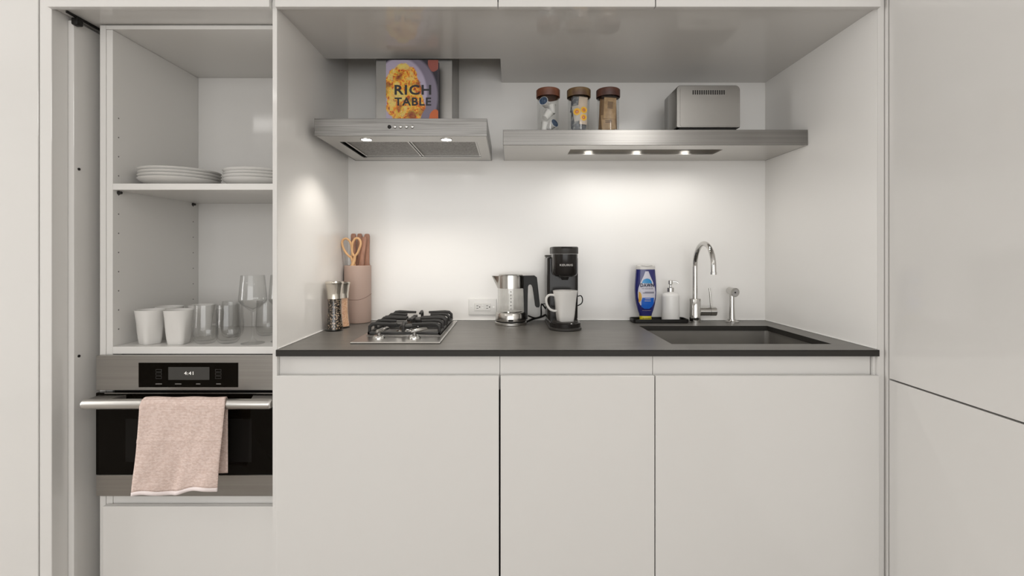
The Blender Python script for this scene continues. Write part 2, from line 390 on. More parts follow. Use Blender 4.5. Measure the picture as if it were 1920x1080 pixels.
DIM2 = mat('panel_print_dim', (.05, .047, .043), .5)
for px in (298, 409.5):
    for py in (694.5, 701, 707.5):
        m = MB(); x0, x1, za, zb2 = X(px-5.5), X(px+5.5), VZ(py+2.4), VZ(py-2.4); t_ = .0008
        m.box(x0, x1, VY-.0015, VY-.0011, za, za+t_).box(x0, x1, VY-.0015, VY-.0011, zb2-t_, zb2).box(x0, x0+t_, VY-.0015, VY-.0011, za+t_, zb2-t_).box(x1-t_, x1, VY-.0015, VY-.0011, za+t_, zb2-t_)
        m.build('key_print', DIM2, dp)
dr = box('door', BLACKG, ov, VX0, VX1, VY-.001, OY-.001, VZ(890), VZ(736.5), .001)
box('vent_strip', STEELO, dr, VX0+.03, VX1-.03, VY-.004, VY-.0011, VZ(737.5), VZ(736), 0)
box('window_glass', mat('oven_window', (.010, .009, .008), .06, spec=.12), dr, X(236), X(472), VY-.0016, VY-.0011, VZ(866), VZ(785), 0)
box('lower_trim', STEELO, ov, VX0, VX1, VY, OY-.001, VZ(930.5), VZ(890.8), .001)
HY = 1.495; HZ = CAMZ-(757.5-476)*HY/920; HR = .0155
m = MB(); hx0, hx1 = -1.3015, -.7255
ringsx = [(hx0, .70), (hx0+.003, .92), (hx0+.008, 1), (hx1-.008, 1), (hx1-.003, .92), (hx1, .70)]
m.tube([(x, HY, HZ) for x, s_ in ringsx], [HR*s_ for x, s_ in ringsx], 24)
hd = m.build('door_handle', mat('handle_steel', (.60, .585, .56), .32, 1.0), dr)
for x0, x1, s_ in ((-1.2995, -1.215, 1), (-.8125, -.7275, -1)):
    m = MB()
    # wedge-shaped arm running from the door to the bar
    ya, yb = HY+.004, VY-.0012
    if s_ == 1: pl = [(x0, ya), (x1-.02, ya), (x1, yb), (x0, yb)]
    else: pl = [(x0+.02, ya), (x1, ya), (x1, yb), (x0, yb)]
    m.loft([[(px, py, HZ-.004) for px, py in pl], [(px, py, HZ+.011) for px, py in pl]])
    m.build('handle_arm', STEELO, hd)

# ------------------------------------------------------------------ panelled fridge on the right, facing left
FX = 1.1246; ZSEAM = CAMZ-.3305*FX
fr = thing('panelled_refrigerator', 'tall glossy white panelled refrigerator standing at the right edge', 'refrigerator', (1.45, .95, 0))
box('body', LACM, fr, FX+.024, 1.775, .42, 1.452, .0, 2.44, 0)
box('upper_door', LAC, fr, FX, FX+.0205, .425, 1.4555, ZSEAM+.0022, 2.45, .0015, 2)
box('lower_door', LAC, fr, FX, FX+.0205, .425, 1.4555, .08, ZSEAM-.0022, .0015, 2)
box('door_gasket', DARK, fr, FX+.0208, FX+.0238, .43, 1.45, .08, 2.44, 0)
tag(box('filler_strip', LAC, None, 1.1215, 1.16, 1.459, 1.476, 0, 2.45, .0008), 'narrow white filler strip between niche and refrigerator', 'panel')

# ------------------------------------------------------------------ cooker hood
HX0, HX1, HYF, HZB, HZT = -.666, -.078, 1.67, 1.611, 1.671
hdn = thing('cooker_hood', 'brushed steel cooker hood with flue, two lit lamps and push buttons', 'cooker hood', (-.372, 1.9, HZB))
m = MB()
m.box(HX0, HX1, HYF, HYF+.004, HZB, HZT, .0008).box(HX0, HX0+.004, HYF+.004, YB-.001, HZB, HZT).box(HX1-.004, HX1, HYF+.004, YB-.001, HZB, HZT).box(HX0+.004, HX1-.004, HYF+.004, YB-.001, HZT-.004, HZT)
m.box(HX0+.004, HX1-.004, YB-.006, YB-.001, HZB, HZT-.004)
m.build('canopy', STEEL, hdn)
fx0, fx1, fy0, fy1 = -.612, -.119, 1.762, 2.055
m = MB()
m.box(HX0+.004, HX1-.004, HYF+.004, fy0, HZB+.001, HZB+.005).box(HX0+.004, fx0, fy0, fy1, HZB+.001, HZB+.005).box(fx1, HX1-.004, fy0, fy1, HZB+.001, HZB+.005).box(HX0+.004, HX1-.004, fy1, YB-.006, HZB+.001, HZB+.005)
m.build('underside_panel', STEELH, hdn)
FILT = mat('filter_mesh', (.30, .29, .275), .42, 1.0, bump=('DIAGONAL', (70, 70, 70), .6, .002), cvar=((150, 150, 150), (.20, .19, .18), .4, .6))
fm = (fx0+fx1)/2
for x0, x1 in ((fx0+.012, fm-.002), (fm+.002, fx1-.002)):
    f_ = box('filter_panel', FILT, hdn, x0+.006, x1-.006, fy0+.008, fy1-.01, HZB+.010, HZB+.014, 0)
    m = MB(); m.box(x0, x1, fy0+.002, fy0+.008, HZB+.006, HZB+.016).box(x0, x1, fy1-.01, fy1-.004, HZB+.006, HZB+.016).box(x0, x0+.006, fy0+.008, fy1-.01, HZB+.006, HZB+.016).box(x1-.006, x1, fy0+.008, fy1-.01, HZB+.006, HZB+.016)
    m.build('filter_frame', STEELH, f_)
    xm = (x0+x1)/2
    m = MB(); m.box(xm-.022, xm+.022, fy0+.012, fy0+.024, HZB+.006, HZB+.0098, .001); m.build('filter_latch', STEELH, f_)
box('filter_cavity', DARK, hdn, fx0-.01, fx1+.01, fy0-.01, fy1+.01, HZB+.02, HZB+.024, 0)
for i, px in enumerate((730, 740.5, 751, 762, 773)):
    x, _, z = P(px, 238, HYF)
    m = MB(); m.tube([(x, HYF, z), (x, HYF-.002, z), (x, HYF-.005, z), (x, HYF-.006, z)], [.0062, .0062, .0052, .0035], 18)
    b_ = m.build('push_button', BLACKP if i == 0 else CHROME, hdn)
    if i == 0: b_['label'] = 'black push button'
for px in (687, 837):
    x = (px-956)*1.724/920
    m = MB(); m.lathe([(.021, 0), (.021, -.002), (.0175, -.002), (.0175, 0)], (x, 1.724, HZB+.0012)); lr = m.build('lamp_ring', CHROME, hdn)
    m = MB(); m.lathe([(0, -.0012), (.0172, -.0012), (.0172, .0008), (0, .0008)], (x, 1.724, HZB+.0006)); m.build('lamp_lens', LAMP, lr)
    spot('hood_lamp_light', (x, 1.724, HZB-.004), 7.4, 124, .6, .016, (1, .94, .86))
fl = box('flue', mat('flue_steel', (.30, .29, .275), .34, 1.0), hdn, (704.5-956)*1.87/920, (848-956)*1.87/920, 1.87, YB-.002, HZT, 2.40, .001)

# cookbook on the hood
BX0, BX1 = (725.5-956)*1.82/920, (822.5-956)*1.82/920; BZ1 = 1.9235
bk = thing('cookbook', 'cookbook with a pasta dish on its cover standing on the cooker hood', 'book', ((BX0+BX1)/2, 1.82, HZT))
bm_ = bpy.data.materials.new('book_cover_print'); bm_.use_nodes = True; nt = bm_.node_tree; pb = nt.nodes['Principled BSDF']; pb.inputs['Roughness'].default_value = .45
N = nt.nodes.new; L = nt.links.new
tc = N('ShaderNodeTexCoord')
def math_(op, a, b=None, c=None):
    n = N('ShaderNodeMath'); n.operation = op
    for i, v in enumerate((a, b, c)):
        if v is None: continue
        if isinstance(v, (int, float)): n.inputs[i].default_value = v
        else: L(v, n.inputs[i])
    return n.outputs[0]
sx = N('ShaderNodeSeparateXYZ'); L(tc.outputs['Object'], sx.inputs[0])
xo, zo = sx.outputs[0], sx.outputs[2]
def mixc(f, a, b):
    n = N('ShaderNodeMix'); n.data_type = 'RGBA'; L(f, n.inputs[0])
    for i, v in ((6, a), (7, b)):
        if isinstance(v, tuple): n.inputs[i].default_value = v
        else: L(v, n.inputs[i])
    return n.outputs[2]
def blob(cx, cz, rx, rz, nz=0.0, scale=40):
    dx = math_('DIVIDE', math_('SUBTRACT', xo, cx), rx); dz = math_('DIVIDE', math_('SUBTRACT', zo, cz), rz)
    d = math_('SQRT', math_('ADD', math_('MULTIPLY', dx, dx), math_('MULTIPLY', dz, dz)))
    if nz:
        t = N('ShaderNodeTexNoise'); t.inputs['Scale'].default_value = scale; L(tc.outputs['Object'], t.inputs['Vector'])
        d = math_('ADD', d, math_('MULTIPLY', math_('SUBTRACT', t.outputs['Fac'], .5), nz))
    n = N('ShaderNodeMapRange'); n.inputs[1].default_value = .96; n.inputs[2].default_value = 1.03; n.inputs[3].default_value = 1; n.inputs[4].default_value = 0
    L(d, n.inputs[0]); return n.outputs[0]
wv = N('ShaderNodeTexNoise'); wv.inputs['Scale'].default_value = 48; wv.inputs['Detail'].default_value = 3; wv.inputs['Distortion'].default_value = 2.2; L(tc.outputs['Object'], wv.inputs['Vector'])
rp = N('ShaderNodeValToRGB'); L(wv.outputs['Fac'], rp.inputs['Fac'])
cr = rp.color_ramp; cr.elements[0].position = .30; cr.elements[0].color = srgb(105, 40, 12); cr.elements[1].position = .74; cr.elements[1].color = srgb(238, 222, 190)
for p_, c_ in ((.40, (196, 82, 14)), (.48, (232, 140, 30)), (.56, (236, 190, 60)), (.62, (190, 175, 60)), (.67, (240, 160, 50))):
    e = cr.elements.new(p_); e.color = srgb(*c_)
c = mixc(blob(-.02, .118, .115, .15), srgb(30, 26, 40), srgb(122, 114, 132))
c = mixc(blob(-.045, .13, .10, .13), c, srgb(172, 162, 184))
c = mixc(blob(.086, .0, .028, .07, .3), c, srgb(196, 96, 40))
c = mixc(blob(.080, .245, .022, .035, .3), c, srgb(150, 80, 70))
big = N('ShaderNodeTexNoise'); big.inputs['Scale'].default_value = 26; big.inputs['Detail'].default_value = 1; L(tc.outputs['Object'], big.inputs['Vector'])
bf = N('ShaderNodeMapRange'); bf.inputs[1].default_value = .36; bf.inputs[2].default_value = .52; bf.inputs[3].default_value = .75; bf.inputs[4].default_value = 0; L(big.outputs['Fac'], bf.inputs[0])
fc = mixc(bf.outputs[0], rp.outputs['Color'], srgb(116, 48, 16))
wf = N('ShaderNodeMapRange'); wf.inputs[1].default_value = .57; wf.inputs[2].default_value = .66; wf.inputs[3].default_value = 0; wf.inputs[4].default_value = .7; L(big.outputs['Fac'], wf.inputs[0])
fc = mixc(wf.outputs[0], fc, srgb(222, 208, 120))
c = mixc(blob(-.034, .150, .066, .088, .5, 30), c, fc)
c = mixc(blob(-.024, .085, .070, .066, .5, 40), c, fc)
L(c, pb.inputs['Base Color'])
m = MB(); m.box(BX0, BX1, 1.805, 1.8075, HZT, BZ1, .0004); m.build('cover', bm_, bk)
box('cover', mat('book_back', srgb(60, 55, 75), .5), bk, BX0, BX1, 1.8325, 1.835, HZT, BZ1, .0004)
box('spine', mat('book_back', srgb(60, 55, 75), .5), bk, BX0, BX0+.0025, 1.8077, 1.8323, HZT, BZ1, 0)
box('page_block', mat('book_pages', (.72, .69, .62), .8, bump=('Y', (1, 900, 1), .2, .0005)), bk, BX0+.003, BX1-.003, 1.8077, 1.8323, HZT+.003, BZ1-.003, 0)
INK = mat('black_ink', (.012, .011, .016), .5)
Yc = 1.805
def bp_(px, py): return P(px, py, Yc)
x_, _, z_ = bp_(774, 168.5); text('title_lettering', 'RICH', INK, bk, (x_, Yc-.0002, z_), .135, .037, bold=.026)
x_, _, z_ = bp_(774, 190.5); text('title_lettering', 'TABLE', INK, bk, (x_, Yc-.0002, z_), .135, .030, bold=.026)

# ------------------------------------------------------------------ steel shelf with slot light
KX0, KX1, KY, KZ0, KZ1 = -.0256, XR-.0008, 1.81, 1.611, 1.668
ks = thing('steel_shelf', 'thick brushed steel wall shelf with a recessed light slot', 'shelf', (.54, 1.95, KZ0))
lx0, lx1, ly0, ly1 = .232, .818, 1.884, 1.981
m = MB()
m.box(KX0, KX1, KY, KY+.003, KZ0, KZ1, .0008).box(KX0, KX0+.003, KY+.003, YB-.001, KZ0, KZ1).box(KX1-.003, KX1, KY+.003, YB-.001, KZ0, KZ1).box(KX0+.003, KX1-.003, KY+.003, YB-.001, KZ1-.003, KZ1)
m.build('shelf_casing', mat('shelf_steel', (.23, .223, .213), .22, 1.0, cvar=((2, 2, 160), (.28, .272, .26), .35, .7)), ks)
m = MB()
m.box(KX0+.003, KX1-.003, KY+.003, ly0, KZ0, KZ0+.003).box(KX0+.003, KX1-.003, ly1, YB-.001, KZ0, KZ0+.003).box(KX0+.003, lx0, ly0, ly1, KZ0, KZ0+.003).box(lx1, KX1-.003, ly0, ly1, KZ0, KZ0+.003)
m.build('underside_panel', STEELH, ks)
m = MB(); zt2 = KZ0+.030
m.box(lx0-.002, lx1+.002, ly0-.002, ly0, KZ0+.003, zt2).box(lx0-.002, lx1+.002, ly1, ly1+.002, KZ0+.003, zt2).box(lx0-.002, lx0, ly0, ly1, KZ0+.003, zt2).box(lx1, lx1+.002, ly0, ly1, KZ0+.003, zt2).box(lx0, lx1, ly0, ly1, zt2-.002, zt2)
m.build('light_slot', mat('slot_steel', (.55, .53, .5), .22, 1.0), ks)
for x in (.325, .525, .725):
    yc = 1.925
    m = MB(); m.lathe([(0, 0), (.02, 0), (.02, .006), (0, .006)], (x, yc, KZ0+.0215)); pk = m.build('puck_lamp', CHROME, ks)
    m = MB(); m.lathe([(0, 0), (.015, 0), (.015, .001), (0, .001)], (x, yc, KZ0+.0202)); m.build('lamp_lens', LAMP2, pk)
    spot('shelf_lamp_light', (x, yc, KZ0+.016), 2.3, 160, .8, .014, (1, .97, .92))

# toaster
TY0, TY1 = 1.845, 1.99; TX0, TX1 = (1268-956)*TY0/920, (1388-956)*TY0/920; TZ1 = CAMZ+(476-159.5)*TY0/920
ts = thing('toaster', 'brushed steel toaster with vent slots standing on the steel shelf', 'toaster', ((TX0+TX1)/2, 1.92, KZ1))
m = MB(); zt0 = KZ1+.016
def rr(x0, x1, z0, z1, y, r, n=6, rb=.006):
    pts = []
    for cx, cz, a0, q in ((x1-r, z1-r, 0, r), (x0+r, z1-r, 90, r), (x0+rb, z0+rb, 180, rb), (x1-rb, z0+rb, 270, rb)):
        for k in range(n+1):
            an = R(a0+90*k/n); pts.append((cx+q*math.cos(an), y, cz+q*math.sin(an)))
    return pts
m.loft([rr(TX0+.002, TX1-.002, zt0+.002, TZ1-.002, TY0, .016), rr(TX0, TX1, zt0, TZ1, TY0+.003, .018), rr(TX0, TX1, zt0, TZ1, TY1-.003, .018), rr(TX0+.002, TX1-.002, zt0+.002, TZ1-.002, TY1, .016)])
tb = m.build('toaster_body', mat('toaster_steel', (.30, .292, .278), .26, 1.0), ts)
m = MB()
m.loft([rr(TX0+.014, TX1-.004, zt0+.006, TZ1-.006, TY0-.0015, .012), rr(TX0+.014, TX1-.004, zt0+.006, TZ1-.006, TY0+.001, .012)]); m.build('front_plate', mat('toaster_steel', (.30, .292, .278), .26, 1.0), ts)
for k in range(15):
    x, _, z = P(1299.5+k*4.15, 173, TY0-.0015)
    box('vent_slot', DARK, ts, x-.0022, x+.0022, TY0-.0022, TY0-.0012, z-.0085, z+.0075, 0)
box('toaster_base', BLACKP, ts, TX0+.012, TX1-.012, TY0+.006, TY1-.006, KZ1+.006, zt0+.002, .001)
for x in (TX0+.025, TX1-.025):
    for y in (TY0+.03, TY1-.03):
        m = MB(); m.cyl((x, y, KZ1), (x, y, KZ1+.0062), .009, 14); m.build('foot', BLACKP, ts)
for k in (0, 1):
    y = TY0+.045+k*.05
    box('bread_slot', DARK, ts, TX0+.04, TX1-.04, y-.012, y+.012, TZ1-.0005, TZ1+.0006, 0)

# ------------------------------------------------------------------ jars
def wood(n, c1, c2): return mat(n, srgb(*c1), .45, cvar=((14, 60, 30), srgb(*c2), .35, .65))
JY = 1.868
def jar(px, lidm, label, r=.0415, h=.158):
    x = (px-956)*JY/920
    t = thing('glass_jar', label, 'jar', (x, JY, KZ1), 'glass jars on the steel shelf')
    m = MB(); m.lathe([(0, .0), (r-.004, 0), (r, .005), (r, h-.025), (r-.003, h-.016), (r-.003, h-.004), (r-.0052, h-.004), (r-.0052, h-.016), (r-.0025, h-.026), (r-.0025, .008), (r-.006, .0055), (0, .0055)], (x, JY, KZ1), 40)
    m.build('jar_glass', JARGL, t)
    m = MB(); m.lathe([(0, h-.003), (r-.001, h-.003), (r+.0028, h-.001-.022), (r+.0035, h-.02), (r+.0035, h+.004), (r+.001, h+.0065), (0, h+.007)], (x, JY, KZ1), 40)
    m.build('lid', lidm, t)
    return x
xa = jar(1027.5, wood('lid_walnut_red', (128, 78, 55), (98, 56, 38)), 'glass jar of white coffee pods with a reddish wooden lid, leftmost of three')
xb = jar(1085, wood('lid_olive', (128, 104, 66), (92, 66, 48)), 'glass jar of sachets with yellow rings and a two-toned wooden lid, middle')
xc = jar(1140, wood('lid_dark_walnut', (96, 58, 44), (70, 40, 32)), 'glass jar of brown sugar packets with a dark wooden lid, rightmost of three')
PODW = mat('pod_white', (.80, .79, .77), .4); PODB = mat('pod_lid_blue', srgb(38, 66, 100), .35, cvar=((120, 120, 120), srgb(120, 150, 178), .56, .62))
def pod(x, y, z, tilt, label):
    t = thing('coffee_pod', label, 'coffee pod', (0, 0, 0), 'coffee pods in the left jar')
    m = MB(); m.lathe([(0, -.018), (.0115, -.018), (.0125, -.016), (.0165, .016), (.0185, .0165), (.0185, .018), (0, .018)], (0, 0, 0), 24); m.build('cup', PODW, t)
    m = MB(); m.lathe([(0, .0183), (.0165, .0183), (.0165, .0188), (0, .0192)], (0, 0, 0), 24); m.build('foil_lid', PODB, t)
    t.location = (x, y, z); t.rotation_euler = tilt; t.scale = (.96, .96, .96)
    return t
pod(xa-.013, JY-.012, KZ1+.112, (R(76), 0, R(-24)), 'coffee pod showing its blue lid at the top of the left jar')
pod(xa-.005, JY-.010, KZ1+.066, (R(-25), R(34), 0), 'white coffee pod lying tilted in the middle of the left jar')
pod(xa+.015, JY+.011, KZ1+.094, (R(-6), R(-8), 0), 'white coffee pod standing in the upper right of the left jar')
pod(xa+.013, JY-.010, KZ1+.028, (R(70), R(0), R(40)), 'coffee pod showing its blue lid at the bottom of the left jar')
pod(xa-.012, JY+.009, KZ1+.026, (R(-10), R(12), 0), 'white coffee pod lying at the bottom left of the left jar')
# sachets
SAW = mat('sachet_cream', srgb(214, 196, 178), .5); SAG = mat('sachet_slate', srgb(98, 102, 110), .4, cvar=((90, 90, 90), srgb(150, 152, 150), .5, .62))
SAP = mat('sachet_pale', srgb(196, 190, 182), .5); YEL = mat('ring_yellow', srgb(250, 196, 40), .5); ORA = mat('ring_orange', srgb(225, 128, 40), .5)
def sachet(x, y, z, wd, hg, rot, m_, label, group, rings=(), th=.004, prints=()):
    t = thing('sachet', label, 'sachet', (0, 0, 0), group)
    m = MB(); rows = []
    for k in range(7):
        v = -1+2*k/6; bul = th*(1-v*v)+.0006
        rows.append([(-wd/2, -.0004, v*hg/2), (-wd/4, -bul*.8, v*hg/2), (0, -bul, v*hg/2), (wd/4, -bul*.8, v*hg/2), (wd/2, -.0004, v*hg/2),
                     (wd/2, .0004, v*hg/2), (wd/4, bul*.8, v*hg/2), (0, bul, v*hg/2), (-wd/4, bul*.8, v*hg/2), (-wd/2, .0004, v*hg/2)])
    m.loft(rows); m.build('wrapper', m_, t, 60)
    for (rx, rz, rr_) in rings:
        for q, (ra, rb_, mm) in enumerate(((rr_, rr_*.55, YEL), (rr_*.55, rr_*.2, ORA))):
            m = MB(); yy = -th-.0012-q*.0003
            m.loft([[(rx+ra*math.cos(2*PI*k/18), yy, rz+ra*math.sin(2*PI*k/18)) for k in range(18)], [(rx+rb_*math.cos(2*PI*k/18), yy, rz+rb_*math.sin(2*PI*k/18)) for k in range(18)]], cap=False)
            m.build('printed_ring', mm, t)
    for (a0, a1, b0, b1) in prints:
        m = MB(); m.box(a0, a1, -th-.0011, -th-.0008, b0, b1); m.build('printed_line', mat('brown_print', srgb(104, 78, 56), .6), t)
    t.location = (x, y, z); t.rotation_euler = rot
    return t
g = 'sachets in the middle jar'
sachet(xb+.012, JY-.024, KZ1+.105, .034, .055, (R(-4), R(6), R(8)), SAW, 'cream sachet at the upper right of the middle jar', g)
sachet(xb-.010, JY-.026, KZ1+.070, .030, .060, (R(-3), R(-10), R(-14)), SAP, 'pale sachet with one large yellow ring in the middle jar', g, rings=((.001, .004, .0135),))
sachet(xb+.013, JY-.029, KZ1+.060, .030, .066, (R(-2), R(2), R(14)), SAW, 'cream sachet with two yellow rings in the middle jar', g, rings=((0, .020, .0125), (-.001, -.008, .0125)))
sachet(xb-.018, JY-.015, KZ1+.105, .026, .060, (R(4), R(14), R(-30)), SAG, 'slate-grey sachet at the upper left of the middle jar', g)
sachet(xb-.016, JY-.022, KZ1+.034, .030, .052, (0, R(-5), R(-24)), SAG, 'slate-grey sachet standing at the lower left of the middle jar', g)
sachet(xb+.010, JY-.016, KZ1+.036, .036, .055, (R(6), R(4), R(16)), SAG, 'slate-grey sachet standing at the lower right of the middle jar', g)
sachet(xb, JY+.010, KZ1+.08, .056, .120, (0, 0, 0), SAG, 'slate-grey sachet standing at the back of the middle jar', g)
BRO = mat('packet_kraft', srgb(176, 146, 108), .7, cvar=((60, 60, 60), srgb(160, 130, 94), .4, .6)); BRO2 = mat('packet_kraft_dark', srgb(150, 118, 86), .7)
g = 'sugar packets in the right jar'
pr = [(-.010, .010, .020-.0055*k, .0232-.0055*k) for k in range(5)]
sachet(xc+.001, JY-.029, KZ1+.088, .046, .080, (R(-2), R(3), R(2)), BRO, 'brown sugar packet with dark print at the front of the right jar', g, prints=pr)
sachet(xc-.004, JY-.026, KZ1+.036, .052, .058, (R(-2), R(-4), R(-6)), BRO, 'brown sugar packet lying low at the front of the right jar', g, prints=[(-.012, .012, .004-.006*k, .007-.006*k) for k in range(2)])
sachet(xc-.022, JY-.010, KZ1+.070, .036, .11, (0, R(4), R(-50)), BRO2, 'darker brown sugar packet along the left side of the right jar', g)
sachet(xc+.023, JY-.008, KZ1+.066, .034, .10, (0, R(-4), R(52)), BRO2, 'darker brown sugar packet along the right side of the right jar', g)
sachet(xc, JY+.012, KZ1+.075, .058, .12, (0, 0, 0), BRO2, 'darker brown sugar packet at the back of the right jar', g)

# ------------------------------------------------------------------ wall outlet
OYW = YB
t = thing('wall_outlet', 'white horizontal double wall socket left of the kettle', 'socket', (P(905, 575, YB)[0], YB, P(905, 575, YB)[2]))
x0, _, z1 = P(878.5, 560, YB); x1, _, z0 = P(931, 590.5, YB)
box('cover_plate', WHITEP, t, x0, x1, YB-.0065, YB-.0003, z0, z1, .003, 3)
xm, zm = (x0+x1)/2, (z0+z1)/2
box('receptacle', mat('receptacle_white', (.74, .73, .70), .3), t, xm-.035, xm+.035, YB-.0085, YB-.006, zm-.0165, zm+.0165, .001)
for s_ in (-1, 1):
    cx = xm+s_*.021
    for dz in (-.0055, .0055):
        box('socket_slot', DARK, t, cx-.005, cx+.003, YB-.0091, YB-.0084, zm+dz-.0011, zm+dz+.0011, 0)
    m = MB(); m.cyl((cx+.009, YB-.0091, zm), (cx+.009, YB-.0084, zm), .0025, 12); m.build('socket_slot', DARK, t)
    m = MB(); m.cyl((xm+s_*.048, YB-.0075, zm), (xm+s_*.048, YB-.0062, zm), .0028, 12); m.build('screw', STEELH, t)
box('test_button', WHITEP, t, xm-.004, xm+.004, YB-.0095, YB-.0084, zm+.003, zm+.010, .0005)
box('test_button', WHITEP, t, xm-.004, xm+.004, YB-.0095, YB-.0084, zm-.010, zm-.003, .0005)

# ------------------------------------------------------------------ gas hob
GX0, GX1, GY0, GY1 = -.509, -.2215, 1.557, 2.066
gh = thing('gas_hob', 'narrow stainless gas hob with black iron grates and two knobs', 'hob', ((GX0+GX1)/2, 1.8, ZW))
ZG = ZW+.006
box('hob_plate', STEELH, gh, GX0, GX1, GY0, GY1, ZW, ZG, .003, 2)
box('burner_tray', mat('tray_steel', (.22, .21, .2), .35, 1.0), gh, GX0+.018, GX1-.014, 1.672, GY1-.016, ZG-.0005, ZG+.0015, .0007)
for yc, rb in ((1.775, .034), (1.955, .048)):
    xcn = (GX0+GX1)/2
    m = MB(); m.lathe([(0, 0), (rb+.012, 0), (rb+.010, .006), (rb, .008), (rb, .016), (0, .016)], (xcn, yc, ZG+.001)); b_ = m.build('burner_ring', CHROME, gh)
    m = MB(); m.lathe([(0, .0163), (rb-.003, .0163), (rb-.003, .021), (rb-.006, .023), (0, .0235)], (xcn, yc, ZG+.001)); m.build('burner_cap', IRON, b_)
rx0, rx1 = GX0+.022, GX1-.017
for (ya, yb, nm) in ((1.676, 1.858, 'front'), (1.864, 2.048, 'rear')):
    m = MB(); gz = ZG+.004
    m.box(rx0, rx1, ya, ya+.009, gz, gz+.010, .002).box(rx0, rx1, yb-.009, yb, gz, gz+.010, .002)
    m.box(rx0, rx0+.009, ya, yb, gz, gz+.010, .002).box(rx1-.009, rx1, ya, yb, gz, gz+.010, .002)
    fr_ = m.build('grate_frame', IRON, gh)
    ycn = 1.775 if nm == 'front' else 1.955
    for k in range(3):
        y = ya+.012+k*(yb-ya-.024)/2
        ln = .098 if k != 1 else .078
        for s_, xe in ((1, rx0), (-1, rx1)):
            e = [(xe+s_*.004, y, gz+.006), (xe+s_*.005, y, gz+.026), (xe+s_*.014, y, gz+.034), (xe+s_*.03, y, gz+.036), (xe+s_*ln, y, gz+.034)]
            m = MB(); m.tube(e, [.0055, .0062, .0066, .0062, .0048], 8); m.build('grate_finger', IRON, fr_)
    for s_, ye in ((1, ya), (-1, yb)):
        xcn = (GX0+GX1)/2
        e = [(xcn, ye+s_*.004, gz+.006), (xcn, ye+s_*.005, gz+.03), (xcn, ye+s_*.012, gz+.037), (xcn, ye+s_*.055, gz+.034)]
        m = MB(); m.tube(e, [.0055, .0062, .0064, .0048], 8); m.build('grate_finger', IRON, fr_)
KN = mat('knob_metal', (.62, .61, .59), .16, 1.0)
for px, ang in ((710.5, 58), (777, 24)):
    x = (px-956)*1.622/920; y = 1.622
    m = MB(); m.lathe([(0, 0), (.0205, 0), (.0205, .005), (.0165, .011), (.010, .013), (0, .0135)], (x, y, ZG), 28); kb = m.build('control_knob', KN, gh)
    a_ = R(ang); d = Vector((math.cos(a_), math.sin(a_), 0)); c0 = Vector((x, y, ZG+.018))
    m = MB(); m.cyl((x, y, ZG+.012), (x, y, ZG+.022), .0065, 14)
    m.tube([c0-d*.012+Vector((0, 0, .004)), c0-d*.008+Vector((0, 0, .006)), c0+d*.036+Vector((0, 0, .012)), c0+d*.042+Vector((0, 0, .011))], [.004, .0068, .0058, .004], 12)
    m.build('knob_lever', mat('lever_metal', (.34, .33, .315), .2, 1.0), kb)

# ------------------------------------------------------------------ knife block with knives and scissors
KBX, KBY, KBR = -.6365, 2.052, .0545; KBH = .238
kt = thing('knife_block', 'round taupe knife block in the left corner of the worktop', 'knife block', (KBX, KBY, ZW))
TAUPE = mat('taupe_soft_plastic', srgb(184, 160, 148), .55)
m = MB(); m.lathe([(0, 0), (KBR-.006, 0), (KBR-.002, .002), (KBR, .007), (KBR, KBH-.002), (KBR-.002, KBH), (KBR-.005, KBH), (KBR-.006, KBH-.004), (KBR-.006, KBH-.012), (0, KBH-.012)], (KBX, KBY, ZW), 48); m.build('block_body', TAUPE, kt)
pts = []
for k in range(48):
    a_ = 2*PI*k/48
    pts.append((KBX+KBR*math.cos(a_), KBY+KBR*math.sin(a_), ZW+.098+.020*(math.cos(a_)+math.sin(a_)*.2)**2*(1 if math.cos(a_) > 0 else .15)))
m = MB(); m.tube(pts, .0009, 6, closed=True); m.build('seam_line', mat('taupe_seam', srgb(112, 90, 80), .6), kt)
HAND = mat('knife_handle_brown', srgb(172, 128, 106), .5, cvar=((60, 60, 18), srgb(152, 110, 90), .4, .6))
def knife(px_top, px_bot, py_top, Y, wd, label):
    xt, _, zt_ = P(px_top, py_top, Y); xb_, _, _ = P(px_bot, 497, Y); zb_ = ZW+KBH-.011
    t = thing('kitchen_knife', label, 'knife', (xb_, Y, zb_), 'knives in the round block')
    m = MB(); rows = []
    L_ = zt_-zb_
    for f, wm, dm in ((0, 1.15, .9), (.06, 1.2, 1), (.14, .95, 1), (.4, .86, 1), (.75, .98, 1), (.93, 1.02, 1), (.985, .85, .85), (1, .5, .5)):
        cx = xb_+(xt-xb_)*f + .0012*math.sin(f*PI); hw = wd*.57*wm; hd_ = .0075*dm
        rows.append([(cx+hw*math.copysign(abs(math.cos(q))**.6, math.cos(q)), Y+hd_*math.copysign(abs(math.sin(q))**.6, math.sin(q)), zb_+L_*f) for q in [2*PI*k/16 for k in range(16)]])
    m.loft(rows); m.build('handle', HAND, t, 50)
    m = MB(); m.box(xb_-wd*.42, xb_+wd*.42, Y-.0012, Y+.0012, zb_-.13, zb_); m.build('blade', STEELH, t)
knife(662.5, 664, 438, 2.076, .019, 'brown-handled kitchen knife behind the scissor loops in the block')
knife(674.5, 672, 438, 2.084, .018, 'brown-handled kitchen knife in the middle of the block, behind the others')
knife(688, 687.5, 438.5, 2.066, .0195, 'brown-handled kitchen knife at the right edge of the block')
knife(683, 676.5, 444, 2.036, .0185, 'shorter brown-handled kitchen knife leaning right, front of the block')
SCI = mat('scissor_handle_tan', srgb(216, 172, 124), .45)
st = thing('kitchen_scissors', 'tan-handled kitchen scissors standing in the knife block', 'scissors', (P(660, 498, 2.015)[0], 2.015, ZW+KBH-.011))
def pxp(px, py, Y=2.015): return P(px, py, Y)
